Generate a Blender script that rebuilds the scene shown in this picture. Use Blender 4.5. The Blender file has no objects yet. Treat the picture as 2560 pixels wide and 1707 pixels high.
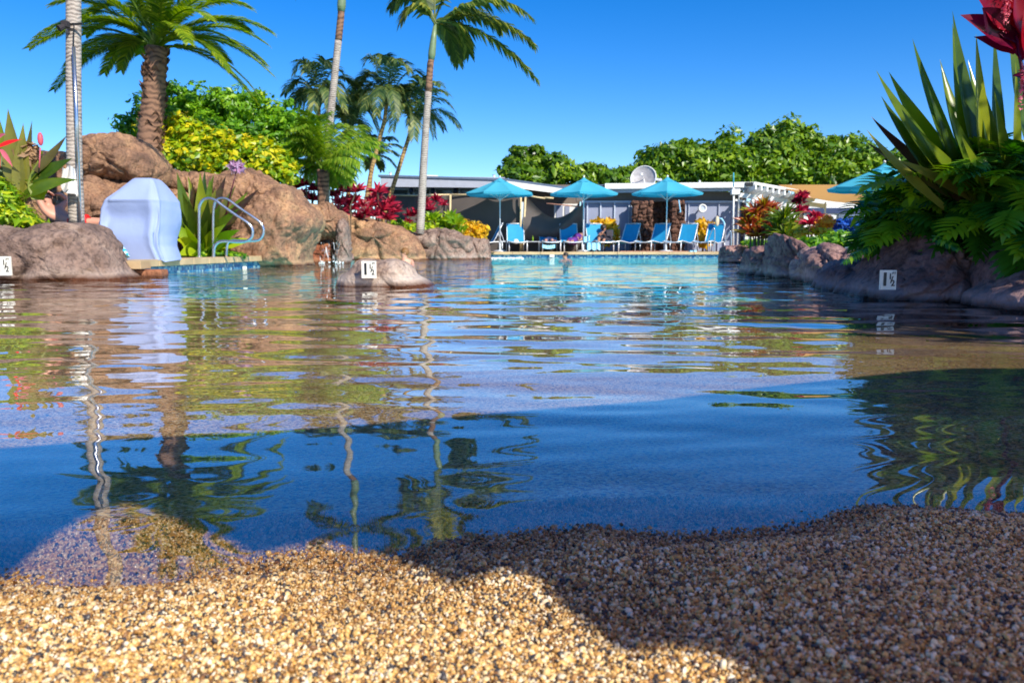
import bpy, math, random
import numpy as np
from mathutils import Vector, noise as mnoise
R = math.radians
rnd = random.Random(7)
rng = np.random.default_rng(7)
S = bpy.context.scene
COL = S.collection

# ------------------------------------------------------------------ camera, light, exposure
H = 0.42                                   # camera height over the water (water is z = 0)
F = 1991.0                                 # focal length in photo pixels (28 mm)
PITCH = math.atan((853.5 - 614) / F)
cam = bpy.data.cameras.new('camera'); camo = bpy.data.objects.new('camera', cam); COL.objects.link(camo)
cam.lens = 28; cam.sensor_width = 36; cam.clip_start = 0.05; cam.clip_end = 2000
camo.location = (0, 0, H); camo.rotation_euler = (math.pi/2 - PITCH, 0, 0)
cam.dof.use_dof = True; cam.dof.focus_distance = 2.1; cam.dof.aperture_fstop = 8.0
S.camera = camo

SUN = Vector((0.72, -1.0, 0.90)).normalized()      # towards the sun: behind the camera, to the right
elev = math.asin(SUN.z); az = math.atan2(SUN.x, SUN.y)
w = bpy.data.worlds.new('World'); S.world = w; w.use_nodes = True
nt = w.node_tree; nt.nodes.clear()
sky = nt.nodes.new('ShaderNodeTexSky'); sky.sky_type = 'NISHITA'; sky.sun_disc = False
sky.sun_elevation = elev; sky.sun_rotation = az; sky.air_density = 1.0; sky.dust_density = 0.0; sky.ozone_density = 4.0
sky.altitude = 1500
hs = nt.nodes.new('ShaderNodeHueSaturation'); hs.inputs['Saturation'].default_value = 1.38; hs.inputs['Hue'].default_value = 0.510
bg = nt.nodes.new('ShaderNodeBackground'); bg.inputs[1].default_value = 0.132
ow = nt.nodes.new('ShaderNodeOutputWorld')
nt.links.new(sky.outputs[0], hs.inputs['Color']); nt.links.new(hs.outputs[0], bg.inputs[0]); nt.links.new(bg.outputs[0], ow.inputs[0])
sl = bpy.data.lights.new('sun', 'SUN'); sl.energy = 4.9; sl.angle = R(0.5); sl.color = (1.0, 0.93, 0.80)
so = bpy.data.objects.new('sun', sl); COL.objects.link(so); so.rotation_euler = (-SUN).to_track_quat('-Z', 'Y').to_euler()
S.view_settings.view_transform = 'Standard'; S.view_settings.look = 'None'
S.view_settings.exposure = 0.45; S.view_settings.gamma = 1.0; S.view_settings.use_curve_mapping = False
S.cycles.max_bounces = 8; S.cycles.transparent_max_bounces = 12

# ------------------------------------------------------------------ helpers
cp, sp = math.cos(PITCH), math.sin(PITCH)
def at(px, py, Y):
    """photo pixel -> world point at depth Y metres"""
    r = (px - 1280) / F; u = (853.5 - py) / F
    dx, dy, dz = r, cp + u*sp, -sp + u*cp
    k = Y / dy
    return Vector((dx*k, Y, H + dz*k))
def on(px, py, z=0.0):
    r = (px - 1280) / F; u = (853.5 - py) / F
    dx, dy, dz = r, cp + u*sp, -sp + u*cp
    k = (z - H) / dz
    return Vector((dx*k, dy*k, z))

class MB:
    def __init__(s): s.v = []; s.f = []; s.a = []; s.r = 0.5
    def add(s, vs, fs):
        o = len(s.v); s.v += [tuple(v) for v in vs]; s.a += [s.r]*len(vs); s.f += [tuple(i+o for i in f) for f in fs]
    def box(s, c, d, rz=0, rx=0):
        hx, hy, hz = d[0]/2, d[1]/2, d[2]/2; b = min(hx, hy, hz)*0.12
        from mathutils import Euler
        e = Euler((rx, 0, rz)).to_matrix(); c = Vector(c); vs = []
        # box with small chamfers
        for sx in (-1, 1):
            for sy in (-1, 1):
                for sz in (-1, 1):
                    for (ax, ay, az_) in ((0, 1, 1), (1, 0, 1), (1, 1, 0)):
                        vs.append(c + e @ Vector((sx*(hx-b*ax), sy*(hy-b*ay), sz*(hz-b*az_))))
        def I(sx, sy, sz, k): return (((sx > 0)*2 + (sy > 0))*2 + (sz > 0))*3 + k
        fs = []
        for sg in (-1, 1):
            fs.append((I(sg,-1,-1,0), I(sg,1,-1,0), I(sg,1,1,0), I(sg,-1,1,0)))
            fs.append((I(-1,sg,-1,1), I(1,sg,-1,1), I(1,sg,1,1), I(-1,sg,1,1)))
            fs.append((I(-1,-1,sg,2), I(1,-1,sg,2), I(1,1,sg,2), I(-1,1,sg,2)))
        for s1 in (-1, 1):
            for s2 in (-1, 1):
                fs.append((I(s1,s2,-1,0), I(s1,s2,1,0), I(s1,s2,1,1), I(s1,s2,-1,1)))
                fs.append((I(s1,-1,s2,0), I(s1,1,s2,0), I(s1,1,s2,2), I(s1,-1,s2,2)))
                fs.append((I(-1,s1,s2,1), I(1,s1,s2,1), I(1,s1,s2,2), I(-1,s1,s2,2)))
                for s3 in (-1, 1): fs.append((I(s1,s2,s3,0), I(s1,s2,s3,1), I(s1,s2,s3,2)))
        s.add(vs, fs)
    def span(s, a, b, th, hh):
        """beam from a to b: th = depth across, hh = height"""
        a = Vector(a); b = Vector(b); t = (b-a).normalized(); side = t.cross(Vector((0,0,1))).normalized()*th/2
        up = side.cross(t).normalized()*hh/2
        vs = [p + i*side + j*up for p in (a, b) for i in (-1, 1) for j in (-1, 1)]
        s.add(vs, [(0,1,3,2), (4,6,7,5), (0,4,5,1), (2,3,7,6), (0,2,6,4), (1,5,7,3)])
    def tube(s, pts, rad, n=8, cap=True):
        pts = [Vector(p) for p in pts]; m = len(pts)
        if not hasattr(rad, '__len__'): rad = [rad]*m
        vs = []; ref = Vector((0.3, 1, 0.2)).normalized()
        for i, p in enumerate(pts):
            t = (pts[min(i+1, m-1)] - pts[max(i-1, 0)]).normalized()
            a = t.cross(ref)
            if a.length < 1e-3: a = t.cross(Vector((1, 0, 0)))
            a.normalize(); b = t.cross(a).normalized(); ref = b.cross(t) * 1.0 if False else ref
            for k in range(n):
                th = 2*math.pi*k/n; vs.append(p + (a*math.cos(th) + b*math.sin(th))*rad[i])
        fs = [(i*n+k, i*n+(k+1) % n, (i+1)*n+(k+1) % n, (i+1)*n+k) for i in range(m-1) for k in range(n)]
        if cap: fs += [tuple(range(n))[::-1], tuple(range((m-1)*n, m*n))]
        s.add(vs, fs)
    def quad(s, a, b, c, d): s.add([a, b, c, d], [(0, 1, 2, 3)])
    def grid(s, fn, nu, nv):
        vs = [fn(i/nu, j/nv) for j in range(nv+1) for i in range(nu+1)]
        s.add(vs, [(j*(nu+1)+i, j*(nu+1)+i+1, (j+1)*(nu+1)+i+1, (j+1)*(nu+1)+i) for j in range(nv) for i in range(nu)])
    def ell(s, c, d, n=10, m=7, fn=None):
        c = Vector(c); vs = []
        for j in range(m+1):
            ph = -math.pi/2 + math.pi*j/m
            for i in range(n):
                th = 2*math.pi*i/n
                q = Vector((math.cos(ph)*math.cos(th)*d[0], math.cos(ph)*math.sin(th)*d[1], math.sin(ph)*d[2]))
                if fn: q = fn(q)
                vs.append(c+q)
        s.add(vs, [(j*n+i, j*n+(i+1) % n, (j+1)*n+(i+1) % n, (j+1)*n+i) for j in range(m) for i in range(n)])
    def blade(s, base, tip, width, bend=(0,0,0), nrm=(0,-1,0.4), n=7, fold=0.18, belly=0.75, wb=0.25):
        base = Vector(base); tip = Vector(tip); c = (base+tip)/2 + Vector(bend); nrm = Vector(nrm)
        vs = []
        for i in range(n+1):
            t = i/n; p = base*(1-t)**2 + c*2*t*(1-t) + tip*t*t
            tan = ((c-base)*2*(1-t) + (tip-c)*2*t).normalized()
            side = tan.cross(nrm).normalized(); up = side.cross(tan)
            wd = width/2*max(math.sin(math.pi*(t**belly))**1.05, wb*(1-t)*1.2) if t < 1 else 0.0005
            vs += [p - side*wd + up*fold*wd, p - up*fold*wd, p + side*wd + up*fold*wd]
        fs = []
        for i in range(n):
            a = i*3; fs += [(a, a+1, a+4, a+3), (a+1, a+2, a+5, a+4)]
        s.add(vs, fs)
    def frond(s, base, tip, up, L, n=34, droop=0.35, wl=0.035, rr=0.018, twist=0.0, sweep=0.55):
        base = Vector(base); tip = Vector(tip); c = base*0.45 + tip*0.55 + Vector(up)
        P = lambda t: base*(1-t)**2 + c*2*t*(1-t) + tip*t*t
        T = lambda t: ((c-base)*2*(1-t) + (tip-c)*2*t).normalized()
        s.tube([P(k/7) for k in range(8)], [rr*(1-0.8*k/7) for k in range(8)], n=4)
        Z = Vector((0, 0, 1))
        for i in range(n):
            t = 0.14 + 0.86*i/(n-1); p = P(t); tan = T(t)
            side = tan.cross(Z)
            if side.length < 0.05: side = Vector((1, 0, 0))
            side.normalize(); upv = side.cross(tan)
            ll = L*(max(0.0, math.sin(math.pi*(0.10+0.80*t)))**0.6)*rnd.uniform(0.85, 1.1)
            s.r = rnd.random()
            for sg in (-1, 1):
                sw = sweep + 0.5*t
                d = (side*sg + tan*sw + upv*(0.25+twist*sg) + Vector((0, 0, -droop*rnd.uniform(0.4, 1.2)))).normalized()
                e = (d + Vector((0, 0, -droop*1.5))).normalized()
                wv = (tan - d*tan.dot(d)).normalized()*wl*0.5*rnd.uniform(0.7, 1.2)
                m1 = p + d*ll*0.5; m2 = m1 + e*ll*0.5
                s.add([p - wv*0.6, p + wv*0.6, m1 + wv, m1 - wv, m2], [(0, 1, 2, 3), (3, 2, 4)])

def mesh_of(name, mb, off=(0, 0, 0), smooth=False):
    me = bpy.data.meshes.new(name)
    V = np.array(mb.v, dtype=np.float32) - np.array(off, dtype=np.float32)
    me.from_pydata(V.tolist(), [], mb.f)
    at_ = me.attributes.new('rnd', 'FLOAT', 'POINT'); at_.data.foreach_set('value', np.array(mb.a, dtype=np.float32))
    if smooth: me.polygons.foreach_set('use_smooth', np.ones(len(me.polygons), dtype=bool))
    me.update(); return me
def thing(name, label, cat, loc=(0, 0, 0), group=None, rz=0):
    o = bpy.data.objects.new(name, None); COL.objects.link(o); o.location = loc; o.rotation_euler = (0, 0, rz)
    o.empty_display_size = 0.1
    o['label'] = label; o['category'] = cat
    if group: o['group'] = group
    return o
def wloc(p):
    v = Vector((0, 0, 0))
    while p is not None: v = v + p.location; p = p.parent
    return v
def obj(name, mb, mat, parent=None, smooth=False, label=None, cat=None, group=None, kind=None, origin=None):
    off = wloc(parent) if parent is not None else (Vector(origin) if origin is not None else Vector((0, 0, 0)))
    me = mesh_of(name, mb, off, smooth); me.materials.append(mat)
    o = bpy.data.objects.new(name, me); COL.objects.link(o)
    if parent is not None: o.parent = parent
    else: o.location = off
    if label: o['label'] = label
    if cat: o['category'] = cat
    if group: o['group'] = group
    if kind: o['kind'] = kind
    return o
def copy_tree(o, parent=None):
    c = o.copy(); COL.objects.link(c); c.parent = parent
    for ch in list(o.children): copy_tree(ch, c)
    return c

# ------------------------------------------------------------------ materials
def newmat(name):
    m = bpy.data.materials.new(name); m.use_nodes = True; nt = m.node_tree; nt.nodes.clear()
    return m, nt, nt.nodes.new, nt.links.new
def ramp(nt, stops, fac=None, interp='LINEAR'):
    r = nt.nodes.new('ShaderNodeValToRGB'); r.color_ramp.interpolation = interp
    while len(r.color_ramp.elements) > 1: r.color_ramp.elements.remove(r.color_ramp.elements[-1])
    r.color_ramp.elements[0].position = stops[0][0]; r.color_ramp.elements[0].color = (*stops[0][1], 1)
    for p, c in stops[1:]:
        e = r.color_ramp.elements.new(p); e.color = (*c, 1)
    if fac is not None: nt.links.new(fac, r.inputs[0])
    return r
def simple(name, c, rough=0.5, metal=0.0, var=0.12, scale=8.0, bump=0.0, bscale=40.0, spec=0.5):
    m, nt, N, L = newmat(name)
    b = N('ShaderNodeBsdfPrincipled'); o = N('ShaderNodeOutputMaterial'); L(b.outputs[0], o.inputs[0])
    geo = N('ShaderNodeNewGeometry'); n = N('ShaderNodeTexNoise'); n.inputs['Scale'].default_value = scale; n.inputs['Detail'].default_value = 5
    L(geo.outputs['Position'], n.inputs['Vector'])
    r = ramp(nt, [(0.3, tuple(x*(1-var) for x in c)), (0.7, tuple(min(1, x*(1+var)) for x in c))], n.outputs[0])
    L(r.outputs[0], b.inputs['Base Color']); b.inputs['Roughness'].default_value = rough; b.inputs['Metallic'].default_value = metal
    b.inputs['Specular IOR Level'].default_value = spec
    if bump:
        n2 = N('ShaderNodeTexNoise'); n2.inputs['Scale'].default_value = bscale; n2.inputs['Detail'].default_value = 6
        L(geo.outputs['Position'], n2.inputs['Vector'])
        bp = N('ShaderNodeBump'); bp.inputs['Strength'].default_value = bump; bp.inputs['Distance'].default_value = 0.02
        L(n2.outputs[0], bp.inputs['Height']); L(bp.outputs[0], b.inputs['Normal'])
    return m
def leafmat(name, stops, trans=0.4, rough=0.38, spec=0.5, nscale=3.0):
    """leaves: colour differs from leaf to leaf (attribute rnd) and a little along the leaf; light passes through"""
    m, nt, N, L = newmat(name)
    b = N('ShaderNodeBsdfPrincipled'); o = N('ShaderNodeOutputMaterial'); tr = N('ShaderNodeBsdfTranslucent'); mx = N('ShaderNodeMixShader')
    a = N('ShaderNodeAttribute'); a.attribute_name = 'rnd'
    geo = N('ShaderNodeNewGeometry'); n = N('ShaderNodeTexNoise'); n.inputs['Scale'].default_value = nscale; n.inputs['Detail'].default_value = 3
    L(geo.outputs['Position'], n.inputs['Vector'])
    ma = N('ShaderNodeMath'); ma.operation = 'MULTIPLY_ADD'; ma.inputs[1].default_value = 0.5; L(n.outputs[0], ma.inputs[0])
    mb_ = N('ShaderNodeMath'); mb_.operation = 'MULTIPLY'; mb_.inputs[1].default_value = 0.75; L(a.outputs['Fac'], mb_.inputs[0]); L(mb_.outputs[0], ma.inputs[2])
    mc = N('ShaderNodeMath'); mc.operation = 'SUBTRACT'; mc.inputs[1].default_value = 0.12; L(ma.outputs[0], mc.inputs[0])
    r = ramp(nt, stops, mc.outputs[0])
    L(r.outputs[0], b.inputs['Base Color']); b.inputs['Roughness'].default_value = rough; b.inputs['Specular IOR Level'].default_value = spec
    g = N('ShaderNodeHueSaturation'); g.inputs['Value'].default_value = 1.5; g.inputs['Saturation'].default_value = 1.1
    L(r.outputs[0], g.inputs['Color']); L(g.outputs[0], tr.inputs[0])
    mx.inputs[0].default_value = trans; L(b.outputs[0], mx.inputs[1]); L(tr.outputs[0], mx.inputs[2]); L(mx.outputs[0], o.inputs[0])
    return m
def rockmat(name, c1, c2, c3, stain=(0.10, 0.035, 0.015), rough=0.8):
    m, nt, N, L = newmat(name)
    b = N('ShaderNodeBsdfPrincipled'); o = N('ShaderNodeOutputMaterial'); L(b.outputs[0], o.inputs[0])
    geo = N('ShaderNodeNewGeometry')
    n = N('ShaderNodeTexNoise'); n.inputs['Scale'].default_value = 1.6; n.inputs['Detail'].default_value = 7; n.inputs['Roughness'].default_value = 0.62; n.inputs['Distortion'].default_value = 0.6
    L(geo.outputs['Position'], n.inputs['Vector'])
    r = ramp(nt, [(0.30, c1), (0.50, c2), (0.70, c3)], n.outputs[0])
    n2 = N('ShaderNodeTexNoise'); n2.inputs['Scale'].default_value = 22; n2.inputs['Detail'].default_value = 6; L(geo.outputs['Position'], n2.inputs['Vector'])
    r2 = ramp(nt, [(0.32, (0.36, 0.33, 0.32)), (0.47, (0.85, 0.85, 0.85)), (0.65, (1.15, 1.12, 1.08))], n2.outputs[0])
    m1 = N('ShaderNodeMixRGB'); m1.blend_type = 'MULTIPLY'; m1.inputs[0].default_value = 0.8; L(r.outputs[0], m1.inputs[1]); L(r2.outputs[0], m1.inputs[2])
    # mineral crust above and damp brown staining at the waterline
    sx = N('ShaderNodeSeparateXYZ'); L(geo.outputs['Position'], sx.inputs[0])
    j = N('ShaderNodeMath'); j.operation = 'MULTIPLY_ADD'; j.inputs[1].default_value = -0.12; L(n.outputs[0], j.inputs[0]); L(sx.outputs[2], j.inputs[2])
    st = ramp(nt, [(0.0, (1, 1, 1)), (0.02, (0.0, 0.0, 0.0))], None)
    mr = N('ShaderNodeMapRange'); mr.inputs[1].default_value = -0.055; mr.inputs[2].default_value = 0.01; mr.inputs[3].default_value = 1; mr.inputs[4].default_value = 0
    L(j.outputs[0], mr.inputs[0])
    cr = N('ShaderNodeMapRange'); cr.inputs[1].default_value = 0.0; cr.inputs[2].default_value = 0.10; cr.inputs[3].default_value = 0.55; cr.inputs[4].default_value = 0
    L(j.outputs[0], cr.inputs[0])
    m2 = N('ShaderNodeMixRGB'); L(cr.outputs[0], m2.inputs[0]); L(m1.outputs[0], m2.inputs[1]); m2.inputs[2].default_value = (min(1, c3[0]*1.3), min(1, c3[1]*1.35), min(1, c3[2]*1.4), 1)
    m3 = N('ShaderNodeMixRGB'); L(mr.outputs[0], m3.inputs[0]); L(m2.outputs[0], m3.inputs[1]); m3.inputs[2].default_value = (*stain, 1)
    L(m3.outputs[0], b.inputs['Base Color'])
    rr = N('ShaderNodeMapRange'); rr.inputs[3].default_value = rough; rr.inputs[4].default_value = 0.25; L(mr.outputs[0], rr.inputs[0]); L(rr.outputs[0], b.inputs['Roughness'])
    b.inputs['Specular IOR Level'].default_value = 0.3
    n3 = N('ShaderNodeTexNoise'); n3.inputs['Scale'].default_value = 9; n3.inputs['Detail'].default_value = 9; n3.inputs['Roughness'].default_value = 0.65; L(geo.outputs['Position'], n3.inputs['Vector'])
    bp = N('ShaderNodeBump'); bp.inputs['Strength'].default_value = 1.0; bp.inputs['Distance'].default_value = 0.09
    L(n3.outputs[0], bp.inputs['Height']); L(bp.outputs[0], b.inputs['Normal'])
    return m

M = {}
M['rock'] = rockmat('brown_rock', (0.15, 0.085, 0.06), (0.36, 0.20, 0.12), (0.58, 0.34, 0.18))
M['rock_grey'] = rockmat('grey_brown_rock', (0.15, 0.10, 0.085), (0.30, 0.205, 0.165), (0.42, 0.31, 0.25))
M['rock_dark'] = rockmat('dark_rock', (0.12, 0.06, 0.06), (0.30, 0.17, 0.16), (0.54, 0.34, 0.30), stain=(0.03, 0.012, 0.01))
M['rock_pale'] = rockmat('pale_rock', (0.20, 0.12, 0.09), (0.46, 0.33, 0.26), (0.66, 0.54, 0.45))
M['rock_red'] = rockmat('red_rock', (0.16, 0.05, 0.03), (0.30, 0.10, 0.05), (0.42, 0.18, 0.09))
M['palm_leaf'] = leafmat('palm_leaf', [(0.1, (0.045, 0.12, 0.01)), (0.5, (0.16, 0.28, 0.014)), (0.9, (0.42, 0.48, 0.03))], 0.45, 0.35)
M['palm_dark'] = leafmat('palm_leaf_dark', [(0.1, (0.04, 0.08, 0.02)), (0.55, (0.12, 0.18, 0.03)), (0.9, (0.42, 0.40, 0.06))], 0.4, 0.4)
M['areca'] = leafmat('areca_leaf', [(0.1, (0.03, 0.08, 0.03)), (0.55, (0.11, 0.18, 0.05)), (0.95, (0.42, 0.42, 0.12))], 0.42, 0.5)
M['pygmy'] = leafmat('fine_palm_leaf', [(0.1, (0.06, 0.15, 0.01)), (0.5, (0.18, 0.32, 0.015)), (0.9, (0.42, 0.5, 0.05))], 0.4, 0.35)
M['tree'] = leafmat('tree_leaf', [(0.1, (0.03, 0.13, 0.005)), (0.5, (0.14, 0.34, 0.01)), (0.85, (0.32, 0.52, 0.015)), (0.98, (0.7, 0.6, 0.05))], 0.35, 0.4)
M['far_tree'] = leafmat('far_tree_leaf', [(0.1, (0.02, 0.07, 0.004)), (0.5, (0.11, 0.23, 0.008)), (0.9, (0.34, 0.46, 0.02))], 0.3, 0.35)
M['yellow'] = leafmat('yellow_green_leaf', [(0.08, (0.05, 0.17, 0.004)), (0.4, (0.28, 0.42, 0.006)), (0.7, (0.72, 0.60, 0.010)), (0.95, (0.95, 0.72, 0.03))], 0.35, 0.4)
M['gold'] = leafmat('gold_leaf', [(0.1, (0.30, 0.25, 0.01)), (0.5, (0.75, 0.42, 0.01)), (0.9, (0.90, 0.58, 0.02))], 0.3, 0.4)
M['orange'] = leafmat('orange_flower', [(0.1, (0.6, 0.18, 0.01)), (0.9, (0.95, 0.40, 0.01))], 0.3, 0.5)
M['lime'] = leafmat('lime_leaf', [(0.1, (0.07, 0.20, 0.005)), (0.5, (0.25, 0.42, 0.01)), (0.9, (0.60, 0.62, 0.02))], 0.4, 0.4)
M['red'] = leafmat('ti_leaf_red', [(0.1, (0.07, 0.004, 0.012)), (0.45, (0.30, 0.008, 0.035)), (0.9, (0.70, 0.05, 0.10))], 0.35, 0.3)
M['croton'] = leafmat('croton_leaf', [(0.1, (0.12, 0.015, 0.008)), (0.4, (0.40, 0.05, 0.02)), (0.65, (0.45, 0.13, 0.02)), (0.9, (0.28, 0.34, 0.01))], 0.35, 0.35)
M['crinum'] = leafmat('crinum_leaf', [(0.1, (0.035, 0.075, 0.008)), (0.5, (0.10, 0.17, 0.012)), (0.9, (0.30, 0.34, 0.02))], 0.4, 0.25, nscale=5)
M['crinum_purple'] = leafmat('crinum_leaf_purple', [(0.1, (0.05, 0.02, 0.015)), (0.5, (0.13, 0.13, 0.03)), (0.9, (0.28, 0.27, 0.04))], 0.35, 0.25, nscale=5)
M['philo'] = leafmat('split_leaf', [(0.1, (0.02, 0.09, 0.015)), (0.5, (0.075, 0.25, 0.018)), (0.9, (0.34, 0.52, 0.02))], 0.35, 0.25, nscale=4)
M['darkred'] = leafmat('dark_red_leaf', [(0.1, (0.04, 0.001, 0.015)), (0.55, (0.11, 0.002, 0.03)), (0.95, (0.42, 0.004, 0.01))], 0.35, 0.3)
M['pink'] = leafmat('pink_flower', [(0.1, (0.6, 0.06, 0.12)), (0.9, (0.85, 0.25, 0.30))], 0.3, 0.5)
M['lilac'] = leafmat('lilac_flower', [(0.1, (0.35, 0.08, 0.25)), (0.9, (0.75, 0.6, 0.75))], 0.3, 0.5)
M['blue_flower'] = leafmat('blue_fabric_leafy', [(0.1, (0.005, 0.03, 0.2)), (0.9, (0.02, 0.14, 0.62))], 0.2, 0.6)
M['dry'] = leafmat('dry_leaf', [(0.1, (0.16, 0.09, 0.05)), (0.9, (0.45, 0.28, 0.14))], 0.2, 0.7)
M['white_flower'] = leafmat('white_flower', [(0.1, (0.7, 0.66, 0.45)), (0.9, (0.85, 0.82, 0.7))], 0.3, 0.6)
def trunkmat(name, c1, c2, freq):
    m, nt, N, L = newmat(name)
    b = N('ShaderNodeBsdfPrincipled'); o = N('ShaderNodeOutputMaterial'); L(b.outputs[0], o.inputs[0])
    geo = N('ShaderNodeNewGeometry'); wv = N('ShaderNodeTexWave'); wv.bands_direction = 'Z'; wv.inputs['Scale'].default_value = freq
    wv.inputs['Distortion'].default_value = 7.0; wv.inputs['Detail'].default_value = 4; wv.inputs['Detail Scale'].default_value = 1.5
    L(geo.outputs['Position'], wv.inputs['Vector'])
    n = N('ShaderNodeTexNoise'); n.inputs['Scale'].default_value = 5; n.inputs['Detail'].default_value = 6; L(geo.outputs['Position'], n.inputs['Vector'])
    ad = N('ShaderNodeMath'); ad.operation = 'MULTIPLY_ADD'; ad.inputs[1].default_value = 0.45; L(wv.outputs[1], ad.inputs[0]); L(n.outputs[0], ad.inputs[2])
    r = ramp(nt, [(0.35, c1), (0.85, c2)], ad.outputs[0]); L(r.outputs[0], b.inputs['Base Color']); b.inputs['Roughness'].default_value = 0.85
    bp = N('ShaderNodeBump'); bp.inputs['Strength'].default_value = 0.6; bp.inputs['Distance'].default_value = 0.02; L(ad.outputs[0], bp.inputs['Height']); L(bp.outputs[0], b.inputs['Normal'])
    return m
M['trunk_grey'] = trunkmat('grey_ringed_trunk', (0.13, 0.10, 0.09), (0.46, 0.40, 0.35), 6.0)
M['trunk_brown'] = trunkmat('brown_trunk', (0.05, 0.025, 0.018), (0.26, 0.14, 0.085), 2.6)
M['trunk_tan'] = trunkmat('tan_trunk', (0.12, 0.07, 0.03), (0.42, 0.27, 0.10), 3.0)
M['shaft'] = simple('green_crownshaft', (0.17, 0.24, 0.13), 0.4)
M['bark'] = simple('bark', (0.12, 0.08, 0.05), 0.9, bump=0.5)
M['metal'] = simple('steel_tube', (0.62, 0.64, 0.70), 0.22, 0.9, var=0.04)
M['alu'] = simple('aluminium_frame', (0.70, 0.72, 0.75), 0.4, 0.3, var=0.04)
M['canvas'] = leafmat('turquoise_canvas', [(0.0, (0.07, 0.44, 0.60)), (1.0, (0.10, 0.52, 0.68))], 0.28, 0.85, 0.2)
M['sling'] = simple('blue_sling', (0.008, 0.27, 0.52), 0.7, var=0.06, bump=0.15, bscale=120)
M['cover'] = simple('pale_cover_cloth', (0.30, 0.38, 0.63), 0.75, var=0.06, scale=3, bump=0.5, bscale=5)
M['coping'] = simple('coping_stone', (0.50, 0.35, 0.19), 0.7, var=0.22, scale=3, bump=0.2)
M['paver_red'] = simple('red_paver', (0.42, 0.20, 0.14), 0.8, var=0.2)
M['deck'] = simple('deck_paving', (0.40, 0.26, 0.17), 0.8, var=0.2, scale=2, bump=0.2)
M['white'] = simple('white_paint', (0.78, 0.77, 0.74), 0.5, var=0.05)
M['fascia'] = simple('shade_grey_fascia', (0.40, 0.42, 0.50), 0.5, var=0.06)  # grey puts the shade on the eave boards into their colour
M['roof'] = simple('roof_felt', (0.10, 0.14, 0.22), 0.6, var=0.15)
M['eave_shade'] = simple('eave_shaded_wall', (0.16, 0.125, 0.105), 0.8, var=0.08)  # dark tone holds the shade under the eaves
M['bluegrey'] = simple('bluegrey_board', (0.25, 0.28, 0.40), 0.6, var=0.06, scale=2)
M['batten'] = simple('pale_batten', (0.48, 0.54, 0.66), 0.5, var=0.05)
M['screen'] = simple('dark_screen_cloth', (0.085, 0.07, 0.065), 0.85, var=0.15, scale=1.2)
M['bamboo'] = simple('tan_pole', (0.62, 0.48, 0.27), 0.6, var=0.15)
M['glass'] = simple('window_glass', (0.05, 0.06, 0.08), 0.08, var=0.1)
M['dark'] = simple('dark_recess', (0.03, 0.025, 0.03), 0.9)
M['shade_cloth'] = leafmat('tan_shade_cloth', [(0.0, (0.55, 0.30, 0.10)), (1.0, (0.62, 0.35, 0.13))], 0.35, 0.9, 0.2)
M['sail'] = leafmat('shadow_sail_cloth', [(0.0, (0.66, 0.34, 0.10)), (1.0, (0.68, 0.36, 0.12))], 0.88, 0.9, 0.2)  # cloth of the added sail; its warm translucency tints the cast shadow
M['dish'] = simple('dish_mesh', (0.42, 0.40, 0.40), 0.5, var=0.2)
M['tile_white'] = simple('white_marker_tile', (0.72, 0.70, 0.62), 0.3, var=0.04)
M['ink'] = simple('black_ink', (0.012, 0.012, 0.014), 0.4)
M['skin'] = simple('skin', (0.62, 0.30, 0.20), 0.5, var=0.06)
M['skin_dark'] = simple('skin_tan', (0.45, 0.22, 0.14), 0.5, var=0.06)
M['red_cloth'] = simple('red_cloth', (0.75, 0.01, 0.01), 0.6)
M['black_cloth'] = simple('black_cloth', (0.03, 0.022, 0.03), 0.7)
M['purple_cloth'] = simple('purple_cloth', (0.12, 0.02, 0.22), 0.7)
M['navy_cloth'] = simple('navy_cloth', (0.02, 0.04, 0.12), 0.7)
M['white_cloth'] = simple('white_cloth', (0.80, 0.78, 0.76), 0.8, var=0.04)
M['cream'] = simple('cream_straw', (0.68, 0.55, 0.36), 0.8)
M['paleblue'] = simple('pale_blue_cloth', (0.30, 0.62, 0.85), 0.8)
M['hair_brown'] = simple('brown_hair', (0.22, 0.10, 0.03), 0.6, var=0.3, scale=60)
M['hair_dark'] = simple('dark_hair', (0.02, 0.012, 0.01), 0.5, var=0.3, scale=60)
M['foam'] = simple('white_foam', (0.82, 0.86, 0.88), 0.7, var=0.05)
M['soil'] = simple('planting_soil', (0.07, 0.045, 0.03), 0.95, var=0.3, scale=6, bump=0.6, bscale=25)

def stripemat(name, c1, c2, scale, axis=0):
    m, nt, N, L = newmat(name)
    b = N('ShaderNodeBsdfPrincipled'); o = N('ShaderNodeOutputMaterial'); L(b.outputs[0], o.inputs[0])
    tc = N('ShaderNodeTexCoord'); wv = N('ShaderNodeTexWave'); wv.bands_direction = 'XYZ'[axis]; wv.inputs['Scale'].default_value = scale; wv.inputs['Distortion'].default_value = 1.0
    L(tc.outputs['Object'], wv.inputs['Vector']); r = ramp(nt, [(0.42, c1), (0.58, c2)], wv.outputs[1]); L(r.outputs[0], b.inputs['Base Color'])
    b.inputs['Roughness'].default_value = 0.8
    return m
M['towel'] = stripemat('striped_towel', (0.01, 0.42, 0.72), (0.62, 0.85, 0.92), 6, 0)

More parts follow.
